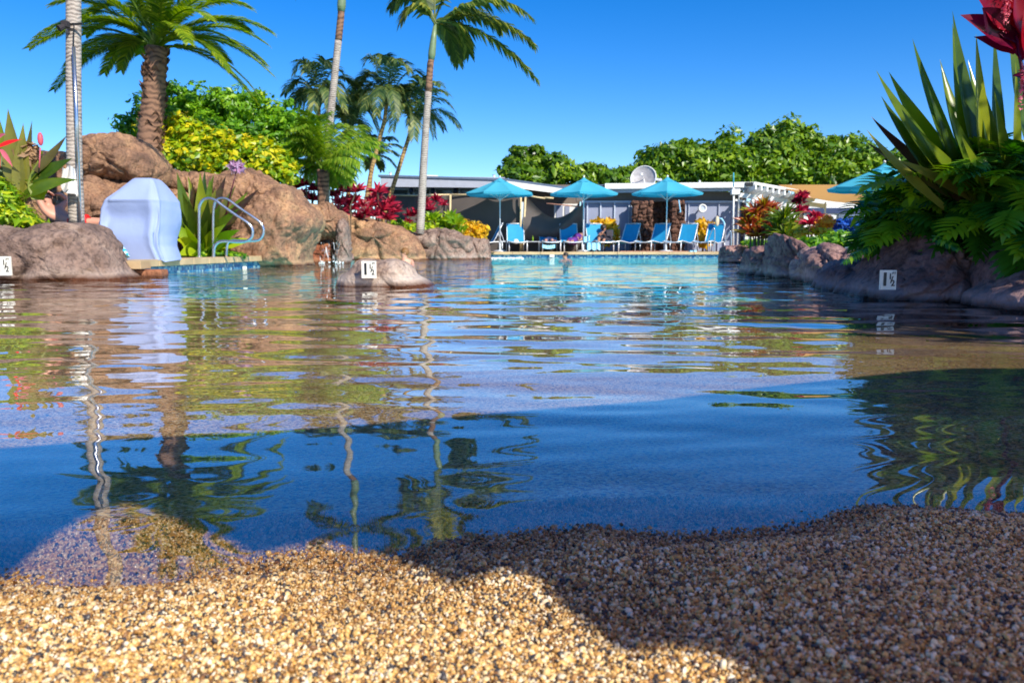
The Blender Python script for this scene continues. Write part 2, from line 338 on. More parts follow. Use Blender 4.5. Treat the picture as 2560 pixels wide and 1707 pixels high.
def pooltile():
    m, nt, N, L = newmat('blue_pool_tile')
    b = N('ShaderNodeBsdfPrincipled'); o = N('ShaderNodeOutputMaterial'); L(b.outputs[0], o.inputs[0])
    geo = N('ShaderNodeNewGeometry'); mp = N('ShaderNodeMapping'); mp.inputs['Scale'].default_value = (12, 12, 12); L(geo.outputs['Position'], mp.inputs[0])
    vo = N('ShaderNodeTexVoronoi'); vo.distance = 'CHEBYCHEV'; vo.inputs['Randomness'].default_value = 0.05; vo.inputs['Scale'].default_value = 1.6; L(mp.outputs[0], vo.inputs['Vector'])
    sx = N('ShaderNodeSeparateColor'); L(vo.outputs['Color'], sx.inputs[0])
    r = ramp(nt, [(0.0, (0.02, 0.10, 0.26)), (0.6, (0.04, 0.22, 0.42)), (0.85, (0.25, 0.45, 0.55)), (1.0, (0.4, 0.5, 0.5))], sx.outputs[0]); L(r.outputs[0], b.inputs['Base Color'])
    b.inputs['Roughness'].default_value = 0.2; return m
M['tile'] = pooltile()

GR = [(0.0, (0.03, 0.03, 0.035)), (0.11, (0.08, 0.07, 0.07)), (0.18, (0.22, 0.10, 0.035)), (0.35, (0.54, 0.29, 0.08)), (0.55, (0.74, 0.46, 0.15)),
      (0.74, (0.83, 0.60, 0.28)), (0.88, (0.88, 0.73, 0.48)), (1.0, (0.90, 0.82, 0.66))]
def pebblemat(inst):
    m, nt, N, L = newmat('pebble' if inst else 'pool_floor_pebbles')
    b = N('ShaderNodeBsdfPrincipled'); o = N('ShaderNodeOutputMaterial'); L(b.outputs[0], o.inputs[0])
    geo = N('ShaderNodeNewGeometry'); sx = N('ShaderNodeSeparateXYZ'); L(geo.outputs['Position'], sx.inputs[0])
    if inst:
        oi = N('ShaderNodeObjectInfo'); r = ramp(nt, GR, oi.outputs['Random'])
        n = N('ShaderNodeTexNoise'); n.inputs['Scale'].default_value = 250; L(geo.outputs['Position'], n.inputs['Vector'])
        mx = N('ShaderNodeMixRGB'); mx.blend_type = 'MULTIPLY'; mx.inputs[0].default_value = 0.5; L(r.outputs[0], mx.inputs[1])
        r2 = ramp(nt, [(0.3, (0.6, 0.55, 0.5)), (0.6, (1, 1, 1))], n.outputs[0]); L(r2.outputs[0], mx.inputs[2])
        # damp pebbles next to the water are darker and shinier
        wt = N('ShaderNodeMapRange'); wt.inputs[1].default_value = 0.002; wt.inputs[2].default_value = 0.024; wt.inputs[3].default_value = 0.95; wt.inputs[4].default_value = 0.0; L(sx.outputs[2], wt.inputs[0])
        m2 = N('ShaderNodeMixRGB'); m2.blend_type = 'MULTIPLY'; L(wt.outputs[0], m2.inputs[0]); L(mx.outputs[0], m2.inputs[1]); m2.inputs[2].default_value = (0.45, 0.36, 0.26, 1)
        L(m2.outputs[0], b.inputs['Base Color'])
        rr = N('ShaderNodeMapRange'); rr.inputs[3].default_value = 0.45; rr.inputs[4].default_value = 0.15; L(wt.outputs[0], rr.inputs[0]); L(rr.outputs[0], b.inputs['Roughness'])
    else:
        vo = N('ShaderNodeTexVoronoi'); vo.inputs['Scale'].default_value = 170; L(geo.outputs['Position'], vo.inputs['Vector'])
        sc = N('ShaderNodeSeparateColor'); L(vo.outputs['Color'], sc.inputs[0]); r = ramp(nt, GR, sc.outputs[0])
        n = N('ShaderNodeTexNoise'); n.inputs['Scale'].default_value = 1.1; n.inputs['Detail'].default_value = 6; L(geo.outputs['Position'], n.inputs['Vector'])
        r2 = ramp(nt, [(0.35, (0.52, 0.44, 0.34)), (0.65, (0.80, 0.74, 0.64))], n.outputs[0])
        mx = N('ShaderNodeMixRGB'); mx.blend_type = 'MULTIPLY'; mx.inputs[0].default_value = 1; L(r.outputs[0], mx.inputs[1]); L(r2.outputs[0], mx.inputs[2])
        # further out the floor is turquoise pool plaster
        ma = N('ShaderNodeMath'); ma.operation = 'MULTIPLY_ADD'; ma.inputs[1].default_value = 3.0; L(n.outputs[0], ma.inputs[0]); L(sx.outputs[1], ma.inputs[2])
        mb2 = N('ShaderNodeMath'); mb2.operation = 'MULTIPLY_ADD'; mb2.inputs[1].default_value = 0.30; L(sx.outputs[0], mb2.inputs[0]); L(ma.outputs[0], mb2.inputs[2])
        mr = N('ShaderNodeMapRange'); mr.inputs[1].default_value = 9.8; mr.inputs[2].default_value = 12.8; L(mb2.outputs[0], mr.inputs[0])
        m2 = N('ShaderNodeMixRGB'); L(mr.outputs[0], m2.inputs[0]); L(mx.outputs[0], m2.inputs[1]); m2.inputs[2].default_value = (0.10, 0.78, 0.82, 1)
        L(m2.outputs[0], b.inputs['Base Color']); b.inputs['Roughness'].default_value = 0.7
        bp = N('ShaderNodeBump'); bp.inputs['Strength'].default_value = 0.6; bp.inputs['Distance'].default_value = 0.003; L(vo.outputs['Distance'], bp.inputs['Height']); bp.invert = True
        L(bp.outputs[0], b.inputs['Normal'])
    return m
M['floor'] = pebblemat(False); M['pebble'] = pebblemat(True)

def watermat():
    m, nt, N, L = newmat('pool_water')
    geo = N('ShaderNodeNewGeometry'); sx = N('ShaderNodeSeparateXYZ'); L(geo.outputs['Position'], sx.inputs[0])
    nrm = geo.outputs['Normal']
    for (scx, scy, det, a0, a1, a2) in ((2.6, 5.6, 2.0, 0.006, 0.16, 1.8), (1.1, 3.4, 1.0, 0.018, 0.08, 0.5), (7.0, 15.0, 1.0, 0.013, 0.05, 0.3)):
        mp = N('ShaderNodeMapping'); mp.inputs['Scale'].default_value = (scx, scy, 1); mp.inputs['Rotation'].default_value = (0, 0, 0.15); L(geo.outputs['Position'], mp.inputs[0])
        n = N('ShaderNodeTexNoise'); n.inputs['Scale'].default_value = 1.0; n.inputs['Detail'].default_value = det; n.inputs['Distortion'].default_value = 0.4; L(mp.outputs[0], n.inputs['Vector'])
        sb = N('ShaderNodeVectorMath'); sb.operation = 'SUBTRACT'; sb.inputs[1].default_value = (0.5, 0.5, 0.5); L(n.outputs['Color'], sb.inputs[0])
        fl = N('ShaderNodeVectorMath'); fl.operation = 'MULTIPLY'; fl.inputs[1].default_value = (0.55, 1.0, 0.0); L(sb.outputs[0], fl.inputs[0])
        am = ramp(nt, [(0.0, (a0,)*3), (0.055, (a0*1.6,)*3), (0.13, (a1*0.4,)*3), (0.21, (a1,)*3), (0.34, (a2*0.6,)*3), (0.65, (a2,)*3)], None)
        dv = N('ShaderNodeMath'); dv.operation = 'DIVIDE'; dv.inputs[1].default_value = 28.0; L(sx.outputs[1], dv.inputs[0]); L(dv.outputs[0], am.inputs[0])
        ml = N('ShaderNodeVectorMath'); ml.operation = 'MULTIPLY'; L(fl.outputs[0], ml.inputs[0]); L(am.outputs[0], ml.inputs[1])
        ad = N('ShaderNodeVectorMath'); ad.operation = 'ADD'; L(nrm, ad.inputs[0]); L(ml.outputs[0], ad.inputs[1]); nrm = ad.outputs[0]
    nz = N('ShaderNodeVectorMath'); nz.operation = 'NORMALIZE'; L(nrm, nz.inputs[0])
    dt = N('ShaderNodeVectorMath'); dt.operation = 'DOT_PRODUCT'; L(geo.outputs['Incoming'], dt.inputs[0]); L(nz.outputs[0], dt.inputs[1])
    ab = N('ShaderNodeMath'); ab.operation = 'ABSOLUTE'; L(dt.outputs['Value'], ab.inputs[0])
    om = N('ShaderNodeMath'); om.operation = 'SUBTRACT'; om.inputs[0].default_value = 1.0; om.use_clamp = True; L(ab.outputs[0], om.inputs[1])
    pw = N('ShaderNodeMath'); pw.operation = 'POWER'; pw.inputs[1].default_value = 3.5; L(om.outputs[0], pw.inputs[0])
    fr = N('ShaderNodeMath'); fr.operation = 'MULTIPLY_ADD'; fr.inputs[1].default_value = 0.97; fr.inputs[2].default_value = 0.03; L(pw.outputs[0], fr.inputs[0])
    tr = N('ShaderNodeBsdfTransparent'); tr.inputs[0].default_value = (0.96, 0.975, 0.98, 1)
    gl = N('ShaderNodeBsdfGlossy'); gl.inputs['Roughness'].default_value = 0.015; gl.inputs[0].default_value = (1, 1, 1, 1); L(nz.outputs[0], gl.inputs['Normal'])
    mx = N('ShaderNodeMixShader'); o = N('ShaderNodeOutputMaterial'); L(fr.outputs[0], mx.inputs[0]); L(tr.outputs[0], mx.inputs[1]); L(gl.outputs[0], mx.inputs[2]); L(mx.outputs[0], o.inputs[0])
    return m
M['water'] = watermat()

def fallmat():
    m, nt, N, L = newmat('falling_water')
    geo = N('ShaderNodeNewGeometry'); mp = N('ShaderNodeMapping'); mp.inputs['Scale'].default_value = (14, 14, 2.0); L(geo.outputs['Position'], mp.inputs[0])
    n = N('ShaderNodeTexNoise'); n.inputs['Scale'].default_value = 1.0; n.inputs['Detail'].default_value = 5; L(mp.outputs[0], n.inputs['Vector'])
    r = ramp(nt, [(0.56, (0.0,)*3), (0.72, (0.7,)*3)], n.outputs[0])
    tr = N('ShaderNodeBsdfTransparent'); b = N('ShaderNodeBsdfPrincipled'); b.inputs['Base Color'].default_value = (0.75, 0.80, 0.84, 1); b.inputs['Roughness'].default_value = 0.15
    mx = N('ShaderNodeMixShader'); o = N('ShaderNodeOutputMaterial'); L(r.outputs[0], mx.inputs[0]); L(tr.outputs[0], mx.inputs[1]); L(b.outputs[0], mx.inputs[2]); L(mx.outputs[0], o.inputs[0])
    return m
M['fall'] = fallmat()

# ------------------------------------------------------------------ the setting
def np_mesh(name, V, Fq, mat, kind=None, smooth=True, rndv=None):
    me = bpy.data.meshes.new(name); V = np.asarray(V, np.float32); Fq = np.asarray(Fq, np.int32)
    k = Fq.shape[1]
    me.vertices.add(len(V)); me.vertices.foreach_set('co', V.ravel())
    me.loops.add(Fq.size); me.loops.foreach_set('vertex_index', Fq.ravel())
    me.polygons.add(len(Fq)); me.polygons.foreach_set('loop_start', np.arange(0, Fq.size, k, dtype=np.int32)); me.polygons.foreach_set('loop_total', np.full(len(Fq), k, np.int32))
    me.polygons.foreach_set('use_smooth', np.full(len(Fq), smooth))
    if rndv is not None:
        a = me.attributes.new('rnd', 'FLOAT', 'POINT'); a.data.foreach_set('value', np.asarray(rndv, np.float32))
    me.update(calc_edges=True); me.validate(); me.materials.append(mat)
    return me
def gridfaces(nr, nc):
    i = np.arange(nr-1)[:, None]*nc + np.arange(nc-1)[None, :]
    i = i.ravel(); return np.stack([i, i+1, i+nc+1, i+nc], 1)
def link(name, me, kind=None):
    o = bpy.data.objects.new(name, me); COL.objects.link(o)
    if kind: o['kind'] = kind
    return o

shore_px = [(-900,1490),(-300,1470),(0,1466),(326,1462),(610,1446),(762,1436),(980,1446),(1088,1410),(1197,1396),(1415,1396),(1502,1372),(1611,1388),(1850,1362),(2068,1338),(2177,1322),(2231,1304),(2394,1296),(2560,1288),(3000,1260),(3600,1200)]
sp_w = [on(a, b) for a, b in shore_px]
SX = np.array([p.x for p in sp_w]); SY = np.array([p.y for p in sp_w])
bumps = [(rng.uniform(-3, 3), rng.uniform(-1.5, 1.6), rng.uniform(0.03, 0.14), rng.uniform(-0.013, 0.015)) for _ in range(240)]
for q in ((1502, 1380, 0.07, 0.010), (762, 1450, 0.13, 0.006), (2231, 1312, 0.07, 0.009), (2400, 1305, 0.08, 0.009), (1130, 1420, 0.09, 0.007), (980, 1500, 0.10, -0.010), (1330, 1620, 0.12, -0.008)):
    p = on(q[0], q[1]); bumps.append((p.x, p.y, q[2], q[3]))
def floor_z(x, y):
    x = np.asarray(x, float); y = np.asarray(y, float)
    s = y - np.interp(x, SX, SY)                      # > 0 : into the pool
    z = np.where(s < 0, -s*0.06 + 0.014*(1-np.exp(s/0.035)), 0)
    z = np.where(s < -0.5, 0.044 + (-s-0.5)*0.03, z)
    z = np.where(s >= 0, -(0.075*s/(1+0.22*s)), z)
    z = np.where(s > 9, z - np.clip((s-9)*0.08, 0, 0.6), z)
    damp = np.exp(-np.clip(s, 0, None)*1.6)
    for bx, by, br, bh in bumps: z = z + bh*np.exp(-((x-bx)**2 + (y-by)**2)/(2*br*br))*damp
    return np.minimum(z, 0.14)
ys = np.unique(np.concatenate([np.linspace(-4, 0.3, 12), np.linspace(0.3, 2.0, 180), np.linspace(2, 6, 60), np.linspace(6, 29, 50)]))
xs = np.unique(np.concatenate([np.linspace(-14, -1.6, 50), np.linspace(-1.6, 1.6, 260), np.linspace(1.6, 10, 40)]))
X, Y = np.meshgrid(xs, ys); Z = floor_z(X, Y)
fl = link('pool_floor', np_mesh('pool_floor', np.stack([X.ravel(), Y.ravel(), Z.ravel()], 1), gridfaces(len(ys), len(xs)), M['floor']), 'structure')

# water surface: real wavelets
inv = np.linspace(1/0.80, 1/29.5, 640); yy = 1/inv; uu = np.linspace(-1.6, 1.6, 560)
U, YY = np.meshgrid(uu, yy); XX = np.clip(U*(YY+0.8)*0.62, -14, 10)
dY = np.gradient(yy)[:, None]*np.ones_like(U); dY = np.abs(dY)
WZ = np.zeros_like(XX)
gain = np.interp(YY, [0.8, 1.3, 2.0, 3.0, 4.5, 8, 14, 29], [0.18, 0.50, 0.75, 1.0, 1.35, 1.9, 2.3, 2.6])
wr = np.random.default_rng(21)
for i in range(44):
    lam = 0.11*(10.0**(wr.random()*0.90)); th = wr.normal(math.pi/2, 0.34); ph = wr.uniform(0, 6.28)
    slope = 0.0058*wr.uniform(0.5, 1.3)*(0.8 if lam > 0.45 else 1.0)
    k = 2*math.pi/lam; amp = slope/k
    res = np.clip((lam/(dY*5)) - 1, 0, 1)
    wob = 0.25*np.sin(XX*1.3/lam*0.5 + ph*2)
    WZ += gain*amp*res*np.sin(k*(XX*math.cos(th) + YY*math.sin(th)) + ph + wob)
tr_ = np.clip((YY-1.6)/2.5, 0.15, 1)*np.clip((0.52/(dY*4))-1, 0, 1)
WZ += tr_*0.0021*np.sin(12.0*YY + 1.3*np.sin(1.1*XX+1) + 0.8*np.sin(2.3*XX+0.3*YY) + 1.0)*(0.6+0.4*np.sin(1.7*XX+0.5+0.4*YY))
water = link('water', np_mesh('water', np.stack([XX.ravel(), YY.ravel(), WZ.ravel()], 1), gridfaces(len(yy), len(uu)), M['water']), 'structure')

# ground sheet with the pool cut out
outline = [(-13, -4), (-13.2, 3), (-13, 9.9), (-9, 10.0), (-5.6, 10.2), (-5.75, 11.0), (-5.65, 13), (-5.5, 15), (-5.35, 17.5), (-5.0, 19.0), (-4.6, 21), (-4.6, 24.4), (-2.5, 25.2), (-0.75, 25.4), (-0.75, 28.05),
           (4, 28.05), (8.2, 28.05), (7.6, 24), (5.9, 20), (5.6, 16), (4.2, 12), (3.3, 9), (3.5, 6.4), (4.1, 4.5), (4.6, 2), (5.5, -4)]
mb = MB(); c0 = (-1.5, 13)
ring = []
for (x, y) in outline:
    a = math.atan2(y-c0[1], x-c0[0]); ring.append((c0[0]+600*math.cos(a), c0[1]+600*math.sin(a)))
n = len(outline); vs = [(x, y, 0.185) for x, y in outline] + [(x, y, 0.185) for x, y in ring]
mb.add(vs, [(i, (i+1) % n, n+(i+1) % n, n+i) for i in range(n)] + [])
M['ground'] = simple('grass_ground', (0.07, 0.13, 0.02), 0.9, var=0.5, scale=3, bump=0.6, bscale=30)
obj('ground', mb, M['ground'], kind='structure')
mb = MB(); mb.add([(x, y, -0.012) for x, y in outline] + [(x, y, -1.3) for x, y in outline], [(i, n+i, n+(i+1) % n, (i+1) % n) for i in range(n)])
mb2 = MB(); mb2.add([(x, y, -0.012) for x, y in outline] + [(x, y, 0.185) for x, y in outline], [(i, n+i, n+(i+1) % n, (i+1) % n) for i in range(n)]); obj('pool_rim', mb2, M['rock_dark'], kind='structure'); M['plaster'] = simple('turquoise_plaster', (0.09, 0.50, 0.54), 0.7, var=0.12)
obj('pool_wall', mb, M['plaster'], kind='structure')

# planting mounds behind the boulders
def mound(cx, cy, rx, ry, h, name):
    mb = MB()
    mb.grid(lambda u, v: (cx+(u*2-1)*rx, cy+(v*2-1)*ry, 0.15 + h*max(0.0, 1-((u*2-1)**2+(v*2-1)**2))**0.7), 26, 20)
    return obj(name, mb, M['soil'], smooth=True, kind='structure')
mound(-9.2, 20.2, 3.6, 3.0, 1.6, 'planting_mound')
mound(-4.6, 26.9, 3.2, 1.7, 0.75, 'planting_mound')
mound(-11.8, 12.0, 3.8, 1.7, 0.5, 'planting_mound')
mound(7.9, 7.6, 3.3, 5.2, 0.6, 'planting_mound')

# ------------------------------------------------------------------ boulders
def catmull(pts, per=6):
    out = []; n = len(pts)
    for i in range(n):
        p0, p1, p2, p3 = (np.array(pts[(i+k) % n], float) for k in (-1, 0, 1, 2))
        for k in range(per):
            t = k/per
            out.append(0.5*((2*p1)+(-p0+p2)*t+(2*p0-5*p1+4*p2-p3)*t*t+(-p0+3*p1-3*p2+p3)*t**3))
    return np.array(out)
def boulder(px, Y, depth, mat, label, seed=0, amp=0.06, name='boulder', cat='rock', n=150, m=64, group=None, parent=None, sharp=0.7, base=None, crease=1.0, tilt=0.0):
    """a rounded rock whose front outline is the photographed one; px = outline in photo pixels at depth Y"""
    W = [at(a, b, Y) for a, b in px]
    P = catmull([(p.x, p.z) for p in W]); c = P.mean(0) if base is None else np.array(base)
    ang = np.arctan2(P[:, 1]-c[1], P[:, 0]-c[0]); rad = np.hypot(P[:, 0]-c[0], P[:, 1]-c[1]); o = np.argsort(ang); ang = ang[o]; rad = rad[o]
    mbv = []; fs = []
    size = float(rad.mean())
    for j in range(m+1):
        ph = -math.pi/2 + math.pi*j/m
        for i in range(n):
            th = -math.pi + 2*math.pi*i/n
            r = np.interp(th, ang, rad, period=2*math.pi)
            s_ = max(0.0, math.cos(ph))**sharp; t_ = math.copysign(abs(math.sin(ph))**(sharp+0.15), math.sin(ph))
            x = c[0] + r*math.cos(th)*s_; z = c[1] + r*math.sin(th)*s_; y = Y + depth*t_ + tilt*(z-c[1])
            v = Vector((x, y, z)); q = v*(0.9/size) + Vector((seed*7.3, seed*3.1, 0))
            d = mnoise.noise(q*0.9)*0.9 + mnoise.noise(q*2.1)*0.5 + mnoise.noise(q*4.7)*0.22 + mnoise.noise(q*10)*0.10
            rid = (1-abs(mnoise.noise(q*1.7+Vector((5, 5, 5)))))**6
            rid2 = (1-abs(mnoise.noise(q*3.6+Vector((9, 2, 5)))))**8
            nrmv = Vector((math.cos(th)*s_, 1.1*t_, math.sin(th)*s_)); nrmv.normalize()
            k = amp*size*2.0*(1.0 if abs(t_) > 0.35 else 0.55)
            vd = mnoise.voronoi(q*1.15 + Vector((mnoise.noise(q*1.5), mnoise.noise(q*1.5+Vector((3, 1, 7))), 0))*0.5)[0]
            crk = math.exp(-((vd[1]-vd[0])/0.07)**2)
            pit = max(0.0, mnoise.noise(q*6.5+Vector((1, 8, 3)))-0.25)
            v = v + nrmv*(d*k*1.05 + 0.50*k - vd[0]*k*0.5 - crease*(rid*k*0.85 + rid2*k*0.55 + crk*k*0.75 + pit*k*0.9))
            mbv.append(tuple(v))
    mb = MB(); mb.add(mbv, [(j*n+i, j*n+(i+1) % n, (j+1)*n+(i+1) % n, (j+1)*n+i) for j in range(m) for i in range(n)])
    org = Vector((c[0], Y, min(v[2] for v in mbv)))
    return obj(name, mb, mat, parent, smooth=True, label=label, cat=cat, group=group, origin=org)

boulder([(-260,745),(-280,620),(-120,575),(0,556),(60,566),(110,564),(170,553),(230,559),(268,582),(292,625),(310,672),(316,745)], 10.3, 0.75, M['rock_grey'], 'long low grey-brown boulder with a white depth marker, at the left edge of the pool', 1, 0.05, cat='boulder', n=150)
boulder([(203,372),(220,350),(255,345),(300,337),(345,343),(378,372),(403,405),(408,440),(392,466),(330,462),(205,458)], 15.0, 1.0, M['rock'], 'large round brown boulder on top of the stack beside the grey palm trunk', 2, 0.05, cat='boulder')
boulder([(205,460),(330,457),(356,490),(366,560),(360,640),(205,650),(190,560)], 14.6, 1.0, M['rock'], 'brown boulder under the round one, behind the covered grill', 3, 0.09, cat='boulder')
boulder([(30,440),(80,392),(140,376),(200,385),(216,440),(212,600),(40,620)], 15.4, 0.9, M['rock'], 'brown boulder behind the sunbather, left of the round boulder', 4, 0.07, cat='boulder')
boulder([(395,470),(425,428),(470,424),(520,432),(575,440),(612,470),(615,640),(395,645)], 17.0, 0.8, M['rock'], 'brown rock face behind the spiky plant by the handrail', 5, 0.08, cat='boulder')
boulder([(560,455),(598,424),(640,421),(678,446),(712,480),(720,560),(700,640),(570,640)], 17.4, 0.9, M['rock'], 'pitted brown boulder below the yellow-green hedge, with a lilac bloom before it', 6, 0.07, cat='boulder')
boulder([(613,526),(647,487),(694,460),(736,468),(761,498),(795,535),(805,560),(792,585),(773,616),(764,650),(760,690),(570,690),(566,640),(579,602)], 17.2, 1.25, M['rock'], 'big overhanging orange-brown boulder right of the pool handrail', 7, 0.05, cat='boulder', n=130)
boulder([(755,515),(800,510),(826,507),(842,524),(866,534),(871,575),(868,596),(840,600),(815,602),(760,600)], 20.0, 0.7, M['rock'], 'overhanging rock ledge of the small waterfall', 8, 0.07, cat='rock')
boulder([(846,560),(868,556),(873,600),(873,690),(846,690)], 19.6, 0.45, M['rock_grey'], 'pale rock leg on the right of the small waterfall', 9, 0.06, cat='rock')
boulder([(762,606),(800,603),(838,605),(853,622),(856,690),(762,690)], 20.0, 0.5, M['rock_red'], 'wet red-brown rock under the waterfall ledge', 10, 0.08, cat='rock')
boulder([(836,530),(878,529),(934,544),(992,565),(1030,582),(1052,600),(1060,700),(836,700)], 24.5, 1.2, M['rock'], 'long sloping brown boulder right of the waterfall', 11, 0.06, cat='boulder', n=130)
boulder([(1008,592),(1050,580),(1097,567),(1130,570),(1158,586),(1182,602),(1186,700),(1004,700)], 25.3, 1.0, M['rock_grey'], 'humped grey-brown boulder below the green ti plants', 12, 0.07, cat='boulder')
boulder([(1172,602),(1196,597),(1216,598),(1225,612),(1227,700),(1172,700)], 25.8, 0.7, M['rock_grey'], 'small end boulder with a white edge next to the sunbeds', 13, 0.05, cat='boulder')
isl = boulder([(838,720),(850,691),(873,676),(899,652),(922,646),(952,650),(981,646),(1009,651),(1028,666),(1042,687),(1066,699),(1088,718),(1094,760),(832,760)], 8.45, 0.33, M['rock_pale'], 'small pale rock island with a depth marker, alone in the middle of the pool', 14, 0.045, cat='rock', n=150, m=64, crease=0.45)
boulder([(1800,680),(1804,622),(1820,613),(1838,615),(1850,640),(1850,690)], 20.0, 0.5, M['rock_dark'], 'small dark rock at the right end of the far deck', 15, 0.06, cat='rock')
boulder([(1838,690),(1842,620),(1862,614),(1890,618),(1905,650),(1905,690)], 20.3, 0.6, M['rock'], 'small sunlit tan rock under the low green groundcover', 16, 0.06, cat='rock')
boulder([(1856,740),(1858,670),(1868,636),(1888,616),(1932,612),(1960,630),(1975,700),(1975,745)], 11.6, 0.7, M['rock_dark'], 'rounded grey boulder with light patches at the water corner, leftmost of the right bank', 17, 0.08, cat='boulder')
boulder([(1935,745),(1938,600),(1956,590),(1984,604),(2012,622),(2050,650),(2062,700),(2062,760)], 10.6, 0.7, M['rock_dark'], 'peaked dark boulder beside the yellow flowers on the right bank', 18, 0.08, cat='boulder')
boulder([(2000,760),(2010,650),(2042,620),(2090,612),(2122,630),(2150,680),(2155,780),(2010,780)], 9.2, 0.7, M['rock_dark'], 'furrowed dark boulder right of the peaked one', 19, 0.10, cat='boulder')
boulder([(2058,790),(2066,700),(2084,668),(2118,648),(2160,650),(2200,690),(2205,800)], 7.6, 0.6, M['rock_dark'], 'smooth low boulder with a pale face under the trailing fern leaf', 20, 0.06, cat='boulder')
boulder([(2130,850),(2138,730),(2165,698),(2204,656),(2244,602),(2266,580),(2320,584),(2368,606),(2410,660),(2430,740),(2440,860)], 6.6, 0.75, M['rock_dark'], 'tall purple-grey boulder carrying the right-hand depth marker', 21, 0.065, cat='boulder', n=140, m=60)
boulder([(2360,880),(2380,700),(2400,640),(2450,605),(2520,600),(2580,640),(2600,760),(2600,880)], 6.1, 0.75, M['rock_dark'], 'dark boulder under the split-leaf plants, right of the depth marker', 22, 0.07, cat='boulder', n=120)
boulder([(2462,900),(2480,760),(2510,722),(2560,690),(2660,640),(2760,700),(2800,900)], 5.3, 0.6, M['rock_dark'], 'lowest dark boulder cut off by the right edge of the picture', 23, 0.06, cat='boulder')

# ------------------------------------------------------------------ depth marker signs
def glyph(body, size, loc, parent, name, sx=1.0, bold=0.0):
    cu = bpy.data.curves.new('glyph', 'FONT'); cu.body = body; cu.size = size; cu.extrude = 0.002; cu.offset = bold; cu.align_x = 'CENTER'; cu.align_y = 'CENTER'
    t = bpy.data.objects.new('tmp', cu); COL.objects.link(t); dg = bpy.context.evaluated_depsgraph_get(); dg.update()
    me = bpy.data.meshes.new_from_object(t.evaluated_get(dg)); bpy.data.objects.remove(t)
    me.materials.clear(); me.materials.append(M['ink'])
    o = bpy.data.objects.new(name, me); COL.objects.link(o); o.parent = parent; o.location = loc; o.rotation_euler = (math.pi/2, 0, 0); o.scale = (sx, 1, 1)
    return o
def marker(px, py, Y, w_, h_, rz, rx, label):
    t = thing('depth_marker', label, 'sign', at(px, py, Y), 'pool depth markers', rz); t.rotation_euler = (rx, 0, rz)
    mb = MB(); mb.box((0, 0.012, 0), (w_, 0.024, h_)); me = mesh_of('plate', mb); me.materials.append(M['tile_white'])
    o = bpy.data.objects.new('plate', me); COL.objects.link(o); o.parent = t
    f = -0.003
    glyph('1', h_*0.92, (-w_*0.22, f, 0), t, 'numeral', 0.95, 0.004)
    glyph('1', h_*0.42, (w_*0.10, f, h_*0.17), t, 'numeral', 0.9, 0.0012)
    glyph('/', h_*0.50, (w_*0.20, f, 0.0), t, 'fraction_bar', 1.1, 0.0008)
    glyph('2', h_*0.42, (w_*0.28, f, -h_*0.17), t, 'numeral', 0.9, 0.0012)
    glyph('FT', h_*0.19, (w_*0.33, f, h_*0.34), t, 'unit_text', 0.9, 0.0)
marker(922, 674, 8.02, 0.148, 0.172, 0.02, 0.0, 'white tile reading 1 1/2 FT on the small rock island')
marker(2221, 700, 5.78, 0.112, 0.142, -0.12, 0.0, 'white tile reading 1 1/2 FT on the shaded boulder at the right bank')
marker(6, 665, 9.45, 0.200, 0.225, 0.0, 0.0, 'white tile reading 1 1/2 cut by the left edge, on the long grey boulder')

# ------------------------------------------------------------------ decks
far = thing('pool_deck', 'far pool deck', 'deck', (3.7, 28, 0.19)); del far['category']; del far['label']; far['kind'] = 'structure'
mb = MB(); mb.box((3.7, 30.6, 0.13), (10.2, 4.6, 0.14)); obj('paving', mb, M['deck'], far)
xx = -0.9
while xx < 8.3:
    L_ = rnd.uniform(0.85, 1.05); mb = MB(); mb.box((xx+L_/2, 28.12+rnd.uniform(-.005, .005), 0.155), (L_-0.012, 0.42, 0.095)); obj('coping_stone', mb, M['coping'], far); xx += L_
mb = MB(); mb.box((3.7, 28.12, 0.048), (9.2, 0.2, 0.11)); obj('tile_band', mb, M['tile'], far)
for k in range(12):
    mb = MB(); mb.box((3.95+k*0.23, 28.55, 0.215), (0.215, 0.22, 0.03)); obj('paver', mb, M['paver_red'], far)
ld = thing('side_deck', '', '', (-6, 13, 0.19)); del ld['category']; del ld['label']; ld['kind'] = 'structure'
EA = Vector((-5.38, 10.75, 0)); EB = Vector((-4.98, 17.6, 0)); dl = (EB-EA); LN = dl.length; dl.normalize(); sd = Vector((-dl.y, dl.x, 0))
mb = MB(); a, b = EA+sd*0.3, EB+sd*0.3; mb.add([(*p.xy, z) for z in (0.05, 0.205) for p in (a, b, b+sd*1.5, a+sd*1.5)], [(4,5,6,7), (0,1,5,4), (1,2,6,5), (2,3,7,6), (3,0,4,7)]); obj('paving', mb, M['deck'], ld)
s_ = 0
while s_ < LN-0.1:
    L_ = min(rnd.uniform(0.55, 0.65), LN-s_); c = EA+dl*(s_+L_/2)+sd*0.14; mb = MB(); mb.box((c.x, c.y, 0.163), (0.36, L_-0.012, 0.105), rz=math.atan2(dl.y, dl.x)-math.pi/2); obj('coping_stone', mb, M['coping'], ld); s_ += L_
mb = MB(); c = (EA+EB)/2+sd*0.2; mb.box((c.x, c.y, 0.03), (0.3, LN, 0.155), rz=math.atan2(dl.y, dl.x)-math.pi/2); obj('tile_band', mb, M['tile'], ld)
